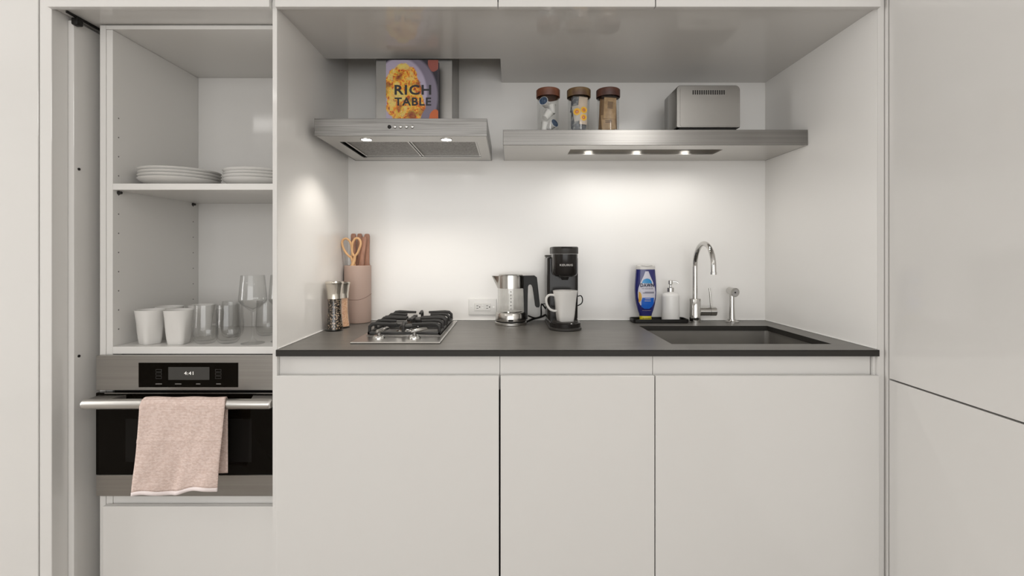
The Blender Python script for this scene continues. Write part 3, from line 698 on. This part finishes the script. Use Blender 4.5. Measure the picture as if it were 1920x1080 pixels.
for loop, Y in (([(657.5, 482), (651, 477), (645, 468), (641.5, 458), (642.5, 450.5), (648, 447.5), (654, 450.5), (658, 458), (659.5, 468), (660, 477)], 2.018),
                ([(664.5, 480), (660.5, 474), (660, 464), (661.5, 454), (666, 447.5), (671.5, 447), (675.5, 452), (676, 459), (673, 467.5), (669, 476)], 2.010)):
    cl = [Vector(pxp(a_, b_, Y)) for a_, b_ in loop]
    sm = []
    n = len(cl)
    for i in range(n):
        p0, p1, p2, p3 = cl[i-1], cl[i], cl[(i+1) % n], cl[(i+2) % n]
        for q in (0, .25, .5, .75):
            sm.append(0.5*((2*p1)+(-p0+p2)*q+(2*p0-5*p1+4*p2-p3)*q*q+(-p0+3*p1-3*p2+p3)*q**3))
    m = MB(); m.tube(sm, .0048, 8, closed=True)
    if Y > 2.015: m.tube([pxp(658, 480, Y), pxp(661, 489, Y), pxp(664, 499.5, Y)], [.005, .0068, .0075], 10)
    else: m.tube([pxp(666, 477, Y), pxp(664.5, 487, Y), pxp(660, 499.5, Y)], [.005, .0066, .0078], 10)
    m.build('finger_loop', SCI, st)
m = MB(); xs_ = pxp(661, 498)[0]; m.box(xs_-.008, xs_+.008, 2.012, 2.016, ZW+KBH-.12, ZW+KBH-.012); m.build('blade', STEELH, st)

# ------------------------------------------------------------------ grinders
GOLD = mat('grinder_cap_steel', (.70, .655, .585), .16, 1.0)
def grinder(px, Y, filler, label, sc_=1.0):
    x = (px-956)*Y/920
    t = thing('spice_grinder', label, 'grinder', (x, Y, ZW), 'grinders beside the knife block')
    S = lambda prof: [(r*sc_, z*sc_) for r, z in prof]
    outer = [(.0315, 0), (.0325, .003), (.0318, .012), (.0285, .035), (.0262, .065), (.0258, .09), (.0265, .122)]
    inner = [(r-.0022, z) for r, z in outer[1:]]
    m = MB(); m.lathe(S([(0, 0)]+outer+inner[::-1]+[(0, .006)]), (x, Y, ZW), 36); m.build('glass_body', JARGL, t)
    m = MB(); m.lathe(S([(0, .007)]+[(r-.0028, max(z, .007)) for r, z in outer[1:]]+[(.0238, .118), (0, .118)]), (x, Y, ZW), 36); m.build('filling', filler, t)
    m = MB(); m.lathe(S([(0, .1195), (.0272, .1195), (.0272, .136), (.0275, .14), (.0295, .158), (.0318, .172), (.0322, .174), (0, .174)]), (x, Y, ZW), 36); m.build('steel_collar', GOLD, t)
    m = MB(); m.lathe(S([(0, .1745), (.0325, .1745), (.0335, .1765), (.0335, .181), (.0315, .1835), (0, .1845)]), (x, Y, ZW), 36); m.build('cap', GOLD, t)
PEP = mat('peppercorns', srgb(34, 24, 18), .9, spec=.1, bump=('voronoi', (170, 170, 170), .9, .004), cvar=((190, 190, 190), srgb(214, 186, 156), .52, .64))
SALT = mat('pink_salt', srgb(246, 204, 168), .8, spec=.1, bump=('voronoi', (230, 230, 230), .6, .003), cvar=((200, 200, 200), srgb(222, 156, 120), .45, .7))
grinder(627, 1.832, PEP, 'pepper grinder with dark peppercorns and a steel cap, nearer of the two')
grinder(640.5, 1.904, SALT, 'salt grinder with pink salt, half hidden behind the pepper grinder', .97)

# ------------------------------------------------------------------ kettle
KX, KYc = .0035, 1.999
kl = thing('electric_kettle', 'glass and steel electric kettle with a black handle', 'kettle', (KX, KYc, ZW))
C = (KX, KYc, ZW)
MB().lathe([(0, 0), (.063, 0), (.0645, .002), (.0645, .0095), (.062, .0115), (0, .0115)], C, 48).build('power_base', STEELH, kl)
MB().lathe([(0, .0116), (.060, .0116), (.060, .0165), (0, .0165)], C, 48).build('base_ring', BLACKP, kl)
KS = mat('kettle_steel', (.55, .535, .51), .2, 1.0)
lb = MB().lathe([(0, .0167), (.0625, .0167), (.0628, .02), (.062, .045), (.0595, .0495), (.054, .051), (0, .051)], C, 48).build('lower_band', KS, kl)
MB().lathe([(.0535, .0512), (.0545, .055), (.0535, .147), (.0515, .147), (.0522, .055), (.0512, .0512)], C, 48).build('glass_wall', glass_mat('kettle_glass', (.985, .985, .98), .22), kl)
MB().lathe([(0, .0513), (.046, .0513), (.044, .054), (0, .0548)], C, 40).build('heater_plate', CHROME, kl)
m = MB(); rows = []
for z, r, sp in ((.1475, .0545, 0), (.153, .0545, .002), (.165, .0542, .008), (.185, .0538, .018), (.1965, .0535, .024)):
    ring = []
    for k in range(64):
        a_ = 2*PI*k/64; d = abs((a_-PI+PI) % (2*PI)-PI); q = r
        if d < .42: q = r+sp*(1-d/.42)**1.1
        ring.append((KX+q*math.cos(a_), KYc+q*math.sin(a_), ZW+z))
    rows.append(ring)
m.loft(rows); tbn = m.build('upper_band', KS, kl)
MB().lathe([(0, .1968), (.050, .1968), (.050, .200), (.046, .2035), (0, .2045)], C, 48).build('lid', KS, kl)
m = MB()
def bar(pl, y0, y1): m.loft([[(x, y0, z) for x, z in pl], [(x, y1, z) for x, z in pl]])
def kp(px, py): return ((px-956)*KYc/920, CAMZ-(py-476)*KYc/920)
outl = [(973, 539), (973.5, 518), (981, 516.8), (1002, 516.5), (1006.5, 520), (1012, 572), (1010.5, 576), (1005.5, 576), (1003, 573), (999.5, 538), (997, 533), (993.5, 531.5), (990, 533), (988.5, 537), (989, 598), (982.5, 598.5), (982.5, 540)]
vs0 = [m.bm.verts.new((kp(a_, b_)[0], KYc-.012, kp(a_, b_)[1])) for a_, b_ in outl]; vs1 = [m.bm.verts.new((kp(a_, b_)[0], KYc+.012, kp(a_, b_)[1])) for a_, b_ in outl]
m.bm.faces.new(vs0); m.bm.faces.new(vs1[::-1])
for i in range(len(outl)):
    j = (i+1) % len(outl); m.bm.faces.new((vs0[i], vs0[j], vs1[j], vs1[i]))
bmesh.ops.bevel(m.bm, geom=[e for e in m.bm.edges if abs(e.verts[0].co.y-e.verts[1].co.y) < 1e-6], offset=.003, segments=2, affect='EDGES')
bmesh.ops.triangulate(m.bm, faces=[f for f in m.bm.faces if len(f.verts) > 4])
m.build('handle', BLACKP, kl)
MARK = mat('level_marks', (.25, .24, .23), .6)
for k in range(6):
    z = ZW+.066+k*.0135
    box('level_mark', MARK, kl, KX-.0025, KX+.0030, KYc-.0552, KYc-.0547, z, z+.0035, 0)
box('switch_lever', BLACKP, lb, KX-.010, KX+.010, KYc-.070, KYc-.0615, ZW+.0185, ZW+.026, .002)
def spline(pts, n=8):
    pts = [Vector(p) for p in pts]; out = []
    for i in range(len(pts)-1):
        p0 = pts[max(i-1, 0)]; p1 = pts[i]; p2 = pts[i+1]; p3 = pts[min(i+2, len(pts)-1)]
        for k in range(n):
            q = k/n; out.append(0.5*((2*p1)+(-p0+p2)*q+(2*p0-5*p1+4*p2-p3)*q*q+(-p0+3*p1-3*p2+p3)*q**3))
    out.append(pts[-1]); return out
m = MB()
m.tube(spline([(KX+.062, KYc+.01, ZW+.006), (KX+.075, KYc+.03, ZW+.010), P(1000, 598, 2.06), P(1015, 594, 2.07), P(1028, 588, 2.08), P(1046, 584, 2.095)]), .0045, 8)
m.tube(spline([P(990, 592, 2.05), P(1003, 596, 2.06), P(1014, 592, 2.055), P(1014.5, 574, 2.05), P(1017, 571, 2.055), P(1030, 586, 2.07), P(1045, 580, 2.095)]), .003, 8)
m.tube(spline([P(1014, 592, 2.045), P(1014.5, 575, 2.045), P(1020, 569.5, 2.05), P(1030, 574, 2.07)]), .0018, 6)
m.build('power_cord', BLACKP, kl)

# ------------------------------------------------------------------ mugs
def make_mug():
    t = thing('mug', 'white mug', 'mug', (0, 0, 0))
    rows = []; n = 48
    prof = [(0, .0285, 1.0), (.001, .0297, 1), (.02, .0325, .92), (.045, .036, .72), (.07, .0395, .42), (.095, .0435, .12), (.1135, .0463, 0), (.1155, .0466, 0), (.1163, .0458, 0), (.1155, .0448, 0), (.095, .0418, 0), (.05, .0355, .3), (.012, .029, .6), (.008, .020, .3)]
    for z, r, sq in prof:
        ring = []
        for k in range(n):
            a_ = 2*PI*k/n; c_, s_ = math.cos(a_), math.sin(a_)
            rs = r/(max(abs(c_), abs(s_)))*.93; q = min(rs, r*1.16)
            rad = r*(1-sq)+q*sq
            ring.append((rad*c_, rad*s_, z))
        rows.append(ring)
    m = MB(); m.loft(rows); m.build('cup', CERAM, t, 50)
    m = MB(); m.tube(spline([(-.041, 0, .097), (-.052, 0, .1), (-.066, 0, .0985), (-.0745, 0, .086), (-.0725, 0, .066), (-.062, 0, .048), (-.047, 0, .040), (-.034, 0, .040)], 5), .0045, 10, flat=1.0)
    m.build('handle', CERAM, t)
    return t
mug = make_mug()
cmx, cmy = (1059.5-956)*1.868/920, 1.868
mug.location = (cmx, cmy, .9545); mug.rotation_euler = (0, 0, R(12))
tag(mug, 'white tapered mug with its handle to the left on the coffee maker drip tray', 'mug', 'white tapered mugs')
ZC = .9121
for px, Y, rz, lab in ((281.5, 1.632, 150, 'white tapered mug at the front of the oven cabinet, leftmost'),
                       (335, 1.630, 95, 'white tapered mug at the front, beside the clear tumblers'),
                       (317, 1.735, 150, 'white tapered mug standing behind the two front mugs, left one'),
                       (378, 1.785, 30, 'white tapered mug standing behind the tumbler, right of the back row')):
    c = copy_tree(mug); c.location = ((px-956)*Y/920, Y, ZC); c.rotation_euler = (0, 0, R(rz)+PI); c.scale = (.93, .93, .97)
    tag(c, lab, 'mug', 'white tapered mugs')

# ------------------------------------------------------------------ coffee maker
CX = (1059.5-956)*1.86/920
km = thing('coffee_maker', 'slim black single-serve coffee maker with a mug on its tray', 'coffee maker', (CX, 1.93, ZW))
def stad(hw, yf, yb, z, n=14, rb=.02):
    pts = []
    for k in range(n+1):
        a_ = PI+PI*k/n; pts.append((CX+hw*math.cos(a_), yf+hw+hw*math.sin(a_)*1.0, z))
    for (cx, a0) in ((CX+hw-rb, 0), (CX-hw+rb, 90)):
        for k in range(5):
            a_ = R(a0+90*k/4); pts.append((cx+rb*math.cos(a_), yb-rb+rb*math.sin(a_), z))
    return pts
m = MB(); m.loft([stad(.0600, 1.802, 2.09, ZW+.0), stad(.0620, 1.799, 2.092, ZW+.003), stad(.0620, 1.799, 2.092, ZW+.009), stad(.0595, 1.803, 2.09, ZW+.011)]); m.build('foot_rim', GREYP, km)
m = MB(); m.loft([stad(.0585, 1.805, 2.09, ZW+.0112), stad(.0585, 1.805, 2.09, ZW+.026), stad(.0565, 1.808, 2.088, ZW+.0285)]); bs = m.build('drip_base', BLACKS, km)
m = MB(); m.lathe([(0, 0), (.05, 0), (.05, .0014), (.046, .0016), (0, .0016)], (CX, 1.866, ZW+.0287), 32); m.build('drip_grid', GREYP, bs)
m = MB()
def rrect(x0, x1, y0, y1, z, r=.014, n=5): return ringr(x0, x1, y0, y1, z, r, n)
m.loft([rrect(CX-.060, CX+.060, 1.940, 2.088, ZW+.0288), rrect(CX-.0615, CX+.0615, 1.940, 2.088, ZW+.15), rrect(CX-.0615, CX+.0615, 1.940, 2.088, ZW+.268), rrect(CX-.057, CX+.057, 1.945, 2.08, ZW+.273)]); tw = m.build('tower', BLACKS, km)
m = MB(); m.loft([rrect(CX-.0605, CX+.0605, 2.03, 2.0895, ZW+.10, .02), rrect(CX-.0605, CX+.0605, 2.03, 2.0895, ZW+.274, .02)]); m.build('water_tank', glass_mat('tank_plastic', (.55, .54, .52), .4), km)
m = MB(); m.loft([rrect(CX-.063, CX+.061, 2.026, 2.0905, ZW+.2745, .02), rrect(CX-.063, CX+.061, 2.026, 2.0905, ZW+.281, .02)]); m.build('tank_lid', GREYP, km)
m = MB()
hc = 1.872
def headring(r, z, yb=1.975): 
    pts = []
    for k in range(29):
        a_ = PI+PI*k/28; pts.append((CX+.001+r*math.cos(a_), hc+r*math.sin(a_), z))
    pts += [(CX+.001+r, yb, z), (CX+.001-r, yb, z)]
    return pts
m.loft([headring(.036, 1.1245), headring(.043, 1.1285), headring(.0475, 1.137), headring(.0475, 1.2095)]); bh = m.build('brew_head', BLACKS, km)
m = MB(); m.loft([headring(.0492, 1.2102), headring(.0498, 1.212), headring(.0498, 1.2335), headring(.047, 1.2372)]); ld = m.build('lid', GREYP, km)
m = MB(); m.box(CX-.020, CX+.024, hc-.053, hc-.046, 1.2315, 1.236, .002); m.build('lid_tab', BLACKP, ld)
m = MB(); m.lathe([(0, 0), (.012, 0), (.016, .008), (.016, .014), (0, .014)], (CX, hc-.004, 1.111), 20); m.build('nozzle', BLACKP, bh)
def wrapcyl(x, z, d):
    r = .0475+.0004-d; dx = x-(CX+.001); a_ = dx/.0475
    return (CX+.001+r*math.sin(a_), hc-r*math.cos(a_), z)
text('brand_lettering', 'KEURIG', mat('silver_print', (.55, .54, .52), .4), bh, (CX+.001, 0, P(0, 497, 1.825)[2]), .050, .0075, fn=wrapcyl, bold=.02)
m = MB(); m.tube(spline([P(1082, 556, 1.99), P(1089, 554.5, 1.99), P(1092, 561, 1.99), P(1090, 569, 1.99), P(1081, 574, 1.99)]), .0022, 8); m.build('power_cord', BLACKP, km)

# ------------------------------------------------------------------ sink-side tray, bottle, dispenser, tap, spray
ty0, ty1 = 2.018, 2.102; tx0, tx1 = (1186-956)*2.04/920, (1289.5-956)*2.04/920
m = MB(); rz = .016
m.loft([rrect(tx0+.003, tx1-.003, ty0+.003, ty1-.003, ZW, .012), rrect(tx0, tx1, ty0, ty1, ZW+.003, .014), rrect(tx0, tx1, ty0, ty1, ZW+rz-.001, .014), rrect(tx0+.001, tx1-.001, ty0+.001, ty1-.001, ZW+rz, .013),
        rrect(tx0+.004, tx1-.004, ty0+.004, ty1-.004, ZW+rz-.001, .011), rrect(tx0+.005, tx1-.005, ty0+.005, ty1-.005, ZW+.006, .01)])
tag(m.build('soap_tray', BLACKP), 'low black tray behind the sink holding soap bottles', 'tray')
ZB = ZW+.0062
DX, DY = (1210-956)*2.056/920, 2.056
db = thing('dish_soap_bottle', 'dark blue dish soap bottle with a yellow cap on the black tray', 'bottle', (DX, DY, ZB))
HW = [(.021, .0255), (.027, .0262), (.045, .0325), (.07, .0392), (.095, .0432), (.125, .0450), (.150, .0446), (.180, .0425), (.215, .0395)]
def hw_at(z):
    for (a0, b0), (a1, b1) in zip(HW[:-1], HW[1:]):
        if z <= a1: return b0+(b1-b0)*(z-a0)/(a1-a0)
    return HW[-1][1]
def dpt(z): return .52*hw_at(z)+.0015
def sup(hw, dp, z, n=40, e=.85): return [(DX+hw*math.copysign(abs(math.cos(2*PI*k/n))**e, math.cos(2*PI*k/n)), DY+dp*math.copysign(abs(math.sin(2*PI*k/n))**e, math.sin(2*PI*k/n)), z) for k in range(n)]
m = MB(); m.loft([sup(hw_at(z), dpt(z), ZB+z) for z in [.0212+.1938*k/24 for k in range(25)]]); m.build('bottle_body', mat('bottle_blue', srgb(38, 40, 108), .18, spec=.6), db, 60)
m = MB(); m.loft([sup(.0385*s_, .0215*s_, ZB+z) for z, s_ in ((.2152, 1.02), (.222, 1.03), (.229, 1.02), (.2325, .97), (.2332, .8))]); m.build('bottle_shoulder', mat('clear_plastic_grey', (.70, .68, .65), .25), db, 60)
m = MB(); m.tube(spline([(DX-.022, DY-.0205, ZB+.2315), (DX-.01, DY-.022, ZB+.2295), (DX, DY-.0225, ZB+.2285), (DX+.01, DY-.022, ZB+.2295), (DX+.022, DY-.0205, ZB+.2315)], 4), .0009, 6); m.build('grip_notch', mat('notch_grey', (.3, .29, .28), .5), db)
m = MB(); m.loft([sup(.0248*s_, .017*s_, ZB+z) for z, s_ in ((0, .97), (.001, 1), (.0195, 1), (.0208, .97))]); yc_ = m.build('cap', mat('cap_yellow', srgb(214, 200, 38), .4), db, 60)
def onbot(x, z, d):
    zz_ = z-ZB; hw = hw_at(max(zz_, .0212)); dp = dpt(max(zz_, .0212)); u = max(-1, min(1, (x-DX)/hw))
    c_ = abs(u)**(1/.85); y = dp*(max(0, 1-c_*c_)**.5)**.85
    return (x, DY-y-.0004+d, z)
def patch(name, m_, zs, wl, wr, off, parent=db):
    mb = MB(); rows = []
    for i, z in enumerate(zs):
        a_, b_ = wl(z), wr(z)
        rows.append([onbot(DX+a_+(b_-a_)*k/14, ZB+z, -off) for k in range(15)])
    mb.loft(rows, closed=False, cap=False); return mb.build(name, m_, parent, 60)
def lerp(tab):
    def f(z):
        for (a0, b0), (a1, b1) in zip(tab[:-1], tab[1:]):
            if z <= a1: return b0+(b1-b0)*(z-a0)/(a1-a0)
        return tab[-1][1]
    return f
def zr(a, b, n): return [a+(b-a)*k/n for k in range(n+1)]
wt_ = lerp([(.052, .010), (.06, .022), (.075, .030), (.10, .0355), (.12, .0365), (.14, .0335), (.165, .0245), (.19, .013), (.2075, .0065)])
patch('label_white', mat('label_white', srgb(206, 204, 216), .3), zr(.066, .2075, 40), lambda z: -wt_(z), wt_, .0003)
patch('label_blue', mat('label_blue', srgb(24, 96, 196), .3), zr(.052, .098, 16), lambda z: -min(wt_(z), .0225-.3*max(0, z-.085)), lambda z: min(wt_(z), .030), .0006)
zt_, zc_ = .178, .157
patch('label_arch', mat('label_cyan', srgb(36, 140, 200), .3), zr(.158, .1775, 12), lambda z: -.0205*math.sqrt(max(.003, 1-((z-.158)/.0197)**2)), lambda z: .0205*math.sqrt(max(.003, 1-((z-.158)/.0197)**2)), .0006)
patch('label_figure', mat('label_amber', srgb(214, 164, 58), .3), zr(.078, .123, 14), lambda z: -.0335+.10*abs(z-.102)*.4, lambda z: -.0335+.012*math.sqrt(max(.002, 1-((z-.1005)/.0226)**2)), .0009)
NAVY = mat('label_navy', srgb(18, 26, 62), .35)
text('brand_lettering', 'DAWN', NAVY, db, (DX+.001, 0, ZB+.150), .057, .0155, fn=lambda x, z, d: onbot(x, z, d-.0009), bold=.045)
text('label_lettering', 'EZ-SQUEEZE', NAVY, db, (DX+.002, 0, ZB+.1355), .046, .0048, fn=lambda x, z, d: onbot(x, z, d-.0006), bold=.0)
for (za, zb_, xa_, xb2, mm) in ((.1205, .1225, -.010, .030, NAVY), (.1165, .1185, -.018, .030, NAVY), (.092, .0945, -.008, .014, SAW), (.084, .086, -.010, .016, SAW), (.044, .0448, -.018, .018, SAW)):
    patch('print_line', mm, [za, zb_], lambda z, q=xa_: q, lambda z, q=xb2: q, .0010)
text('cap_lettering', 'EZ-SQUEEZE', NAVY, yc_, (DX+.001, DY-.0174, ZB+.0115), .034, .0055, bold=.01)

SX, SY = (1257-956)*2.058/920, 2.058
sd = thing('soap_dispenser', 'white soap dispenser with a chrome pump on the black tray', 'dispenser', (SX, SY, ZB))
C2 = (SX, SY, ZB)
m = MB(); m.lathe([(0, 0), (.0335, 0), (.0355, .002), (.0362, .006), (.0362, .10), (.035, .107), (.031, .112), (.022, .116), (.0135, .1175), (.0125, .121), (0, .121)], C2, 44); m.build('bottle', mat('dispenser_white', (.80, .79, .77), .3), sd)
m = MB(); m.lathe([(0, .1212), (.0138, .1212), (.0138, .137), (.012, .1385), (.0055, .1395), (.0045, .150), (.0085, .153), (.0085, .1675), (.0065, .169), (0, .169)], C2, 28); m.build('pump', CHROME, sd)
m = MB(); m.tube(spline([(SX+.004, SY, ZB+.163), (SX+.018, SY-.002, ZB+.1632), (SX+.027, SY-.004, ZB+.161), (SX+.0305, SY-.005, ZB+.157)], 4), .0028, 10); m.build('pump_spout', CHROME, sd)

FXc, FYc = (1303-956)*2.057/920, 2.057
fa = thing('kitchen_tap', 'chrome gooseneck kitchen tap with side lever behind the sink', 'tap', (FXc, FYc, ZW))
m = MB(); m.lathe([(0, 0), (.0245, 0), (.0245, .003), (.0228, .004), (.0228, .097), (.0218, .099), (0, .099)], (FXc, FYc, ZW), 36); m.build('tap_body', CHROME, fa)
ar = .0935; zc0 = 1.158
pts = [(FXc, FYc, ZW+.095), (FXc, FYc, 1.08), (FXc, FYc, zc0)]
for k in range(1, 19):
    a_ = PI*k/18; pts.append((FXc, FYc-ar+ar*math.cos(a_), zc0+ar*math.sin(a_)))
pts.append((FXc, FYc-2*ar-.001, 1.141))
m = MB(); m.tube(pts, .0098, 20); m.build('spout', CHROME, fa)
m = MB(); m.cyl((FXc, FYc-2*ar-.001, 1.1405), (FXc, FYc-2*ar-.001, 1.131), .0112, 20); m.build('aerator', CHROME, fa)
zh = CAMZ-(584-476)*2.057/920
m = MB(); m.cyl((FXc+.018, FYc, zh), (FXc+.062, FYc, zh), .0175, 28); m.build('valve_body', CHROME, fa)
m = MB(); m.cyl((FXc+.0628, FYc, zh), (FXc+.0865, FYc, zh), .0180, 28); lv = m.build('valve_cap', CHROME, fa)
m = MB(); m.tube([(FXc+.067, FYc, zh+.016), (FXc+.0645, FYc, zh+.055), (FXc+.0605, FYc, zh+.098)], [.0042, .004, .0036], 12); m.build('lever', CHROME, lv)

PX, PY = (1372-956)*2.057/920, 2.057
sp = thing('side_spray', 'short chrome side spray standing right of the tap', 'tap', (PX, PY, ZW))
m = MB(); m.lathe([(0, 0), (.027, 0), (.027, .003), (.019, .006), (.017, .012), (0, .012)], (PX, PY, ZW), 32); m.build('base_collar', CHROME, sp)
m = MB(); m.lathe([(0, .0122), (.0125, .0122), (.0115, .03), (.0098, .07), (.0098, .118), (0, .122)], (PX, PY, ZW), 28); m.build('spray_body', CHROME, sp)
zs = ZW+.127
m = MB(); m.tube([(PX-.006, PY+.020, zs+.006), (PX-.004, PY+.016, zs+.005), (PX+.001, PY-.018, zs), (PX+.002, PY-.026, zs-.001)], [.010, .0145, .0182, .0192], 26); hd2 = m.build('spray_head', CHROME, sp)
m = MB(); m.cyl((PX+.002, PY-.0262, zs-.001), (PX+.002, PY-.0275, zs-.001), .0150, 22); m.build('spray_face', mat('spray_face_grey', (.35, .34, .33), .3, 1.0), hd2)
m = MB(); m.cyl((PX+.002, PY-.0276, zs-.001), (PX+.002, PY-.0285, zs-.001), .0035, 12); m.build('spray_centre', DARK, hd2)

# ------------------------------------------------------------------ plates
ZP = 1.4362
def plate_mesh(R_, name):
    h = .026
    prof = [(0, .002), (R_*.52, .002), (R_*.53, 0), (R_*.56, 0), (R_*.58, .003), (R_*.80, .009), (R_*.95, .0185), (R_*.995, h-.001), (R_, h), (R_*.988, h+.001), (R_*.93, .020), (R_*.78, .0125), (R_*.55, .0075), (0, .0068)]
    o_ = MB().lathe(prof, (0, 0, 0), 64).build(name, CERAMG, None, 50, origin=(0, 0, 0)); return o_
def stack(R_, X_, Y_, n, labs, grp):
    first = plate_mesh(R_, 'dinner_plate')
    for k in range(n):
        o_ = first if k == 0 else first.copy()
        if k: COL.objects.link(o_)
        o_.location = (X_+random.uniform(-.0015, .0015), Y_+random.uniform(-.0015, .0015), ZP+k*.0105)
        tag(o_, labs[k], 'plate', grp)
stack(.123, -1.1395, 1.70, 4, ['lowest plate of the larger left stack on the shelf', 'second plate from the bottom of the larger left stack', 'third plate from the bottom of the larger left stack', 'topmost plate of the larger left stack on the shelf'], 'plates in the left stack')
stack(.113, -.873, 1.712, 4, ['lowest plate of the right stack on the shelf', 'second plate from the bottom of the right stack', 'third plate from the bottom of the right stack', 'topmost plate of the right stack on the shelf'], 'plates in the right stack')

# ------------------------------------------------------------------ glasses
def tumbler(px, Y, label, first=[None]):
    if first[0] is None:
        prof = [(0, 0), (.022, 0), (.027, .002), (.034, .012), (.0368, .026), (.0372, .04), (.0352, .09), (.0335, .128), (.0328, .1285), (.0322, .128), (.0338, .09), (.0358, .04), (.0350, .027), (.031, .016), (.024, .010), (0, .009)]
        o_ = MB().lathe(prof, (0, 0, 0), 48).build('glass_tumbler', GLASS, None, 50, origin=(0, 0, 0)); first[0] = o_
    else: o_ = first[0].copy(); COL.objects.link(o_)
    o_.location = ((px-956)*Y/920, Y, ZC); tag(o_, label, 'glass', 'clear tumblers')
tumbler(385.5, 1.640, 'clear glass tumbler next to the white mugs, left of the glasses')
tumbler(428, 1.645, 'clear glass tumbler left of the tall wine glass')
tumbler(436, 1.765, 'clear glass tumbler standing behind the wine glass and tumblers')
def wineglass(px, Y, label, first=[None]):
    if first[0] is None:
        t = thing('wine_glass', label, 'glass', (0, 0, 0), 'clear wine glasses')
        MB().lathe([(0, .106), (.008, .109), (.024, .121), (.040, .135), (.0438, .142), (.0435, .150), (.0405, .185), (.0368, .226), (.0361, .2265), (.0355, .226), (.0392, .185), (.0422, .150), (.0422, .143), (.038, .136), (.022, .123), (0, .112)], (0, 0, 0), 48).build('bowl', GLASS, t, 50)
        MB().lathe([(.0042, .024), (.0036, .05), (.0038, .09), (.007, .1055), (0, .1058)], (0, 0, 0), 20).build('stem', GLASS, t, 50)
        MB().lathe([(0, 0), (.036, 0), (.0368, .001), (.036, .002), (.015, .006), (.006, .014), (.0042, .0238), (0, .0239)], (0, 0, 0), 48).build('foot', GLASS, t, 50)
        first[0] = t
    else: t = copy_tree(first[0])
    t.location = ((px-956)*Y/920, Y, ZC); tag(t, label, 'glass', 'clear wine glasses')
wineglass(474, 1.635, 'clear stemmed wine glass at the front of the oven cabinet')
wineglass(956-.777*920/1.675, 1.675, 'clear stemmed wine glass partly hidden by the cabinet edge')
tumbler(500, 1.80, 'clear glass tumbler at the back between the two wine glasses')

# ------------------------------------------------------------------ towel
tw_ = thing('dish_towel', 'pale pink waffle-weave dish towel hanging over the oven handle', 'towel', (-.99, HY, .48))
PINK = mat('pink_waffle_cotton', srgb(226, 205, 196), .95, spec=.15, bump=('Z', (1, 1, 70), .45, .002), cvar=((120, 120, 170), srgb(213, 190, 180), .40, .60))
NU, NV = 44, 90
rad = HR+.0035
path = []   # (dy, z, s) centre line: back bottom -> over bar -> front bottom
zbk = .534; zft = .483
for k in range(26): path.append((rad, zbk+(HZ-zbk)*k/25, 'b', 1-k/25))
for k in range(1, 12):
    a_ = PI*k/12; path.append((rad*math.cos(a_), HZ+rad*math.sin(a_), 't', 0))
for k in range(46): path.append((-rad, HZ-(HZ-zft)*k/45, 'f', k/45))
def towel_pt(u, i):
    dy, z, part, f = path[i]
    if part == 'b': xl, xr = -1.108, -.871
    elif part == 't':
        a_ = (1-dy/rad)/2; xl, xr = -1.108+a_*(-.004), -.871+a_*.013
    else: xl = -1.112-.019*f**1.3; xr = -.858-.019*f
    x = xl+(xr-xl)*u; y = HY+dy
    if part == 'f':
        z += .019*f*(u*.7+.3*u*u) + .006*f*math.sin(u*9.5+.6)*f
        y += -.005*f-.0075*f*math.sin(u*8.2+.8)*min(1, f*2)-.006*f*math.exp(-((u-.60+.16*(f-.5))/.055)**2)-.0016*math.exp(-((f-.39)/.02)**2)
        y += -.002*math.sin(u*21+f*9)*f
        y += -.003*math.exp(-((u-.0)/.06)**2)*(1-f)
    if part == 't': z += .0022*(.5+.5*math.sin(u*13))*math.sin(PI*(1-dy/rad)/2)
    if part == 'b': y += .004*f*math.sin(u*6)+.002*f; y = min(y, VY-.006)
    return (x, y, z)
m = MB()
hem_n = 2
m.loft([[towel_pt(k/NU, i) for k in range(NU+1)] for i in range(len(path)-hem_n)], closed=False, cap=False)
def solid(o_, th):
    md = o_.modifiers.new('thickness', 'SOLIDIFY'); md.thickness = th; md.offset = 0
o_ = m.build('towel_cloth', PINK, tw_, 80); solid(o_, .0032)
m = MB(); m.loft([[towel_pt(k/NU, i) for k in range(NU+1)] for i in range(len(path)-hem_n-1, len(path))], closed=False, cap=False)
o_ = m.build('hem', mat('towel_hem_white', srgb(238, 226, 224), .9, spec=.15), tw_, 80); solid(o_, .0042)
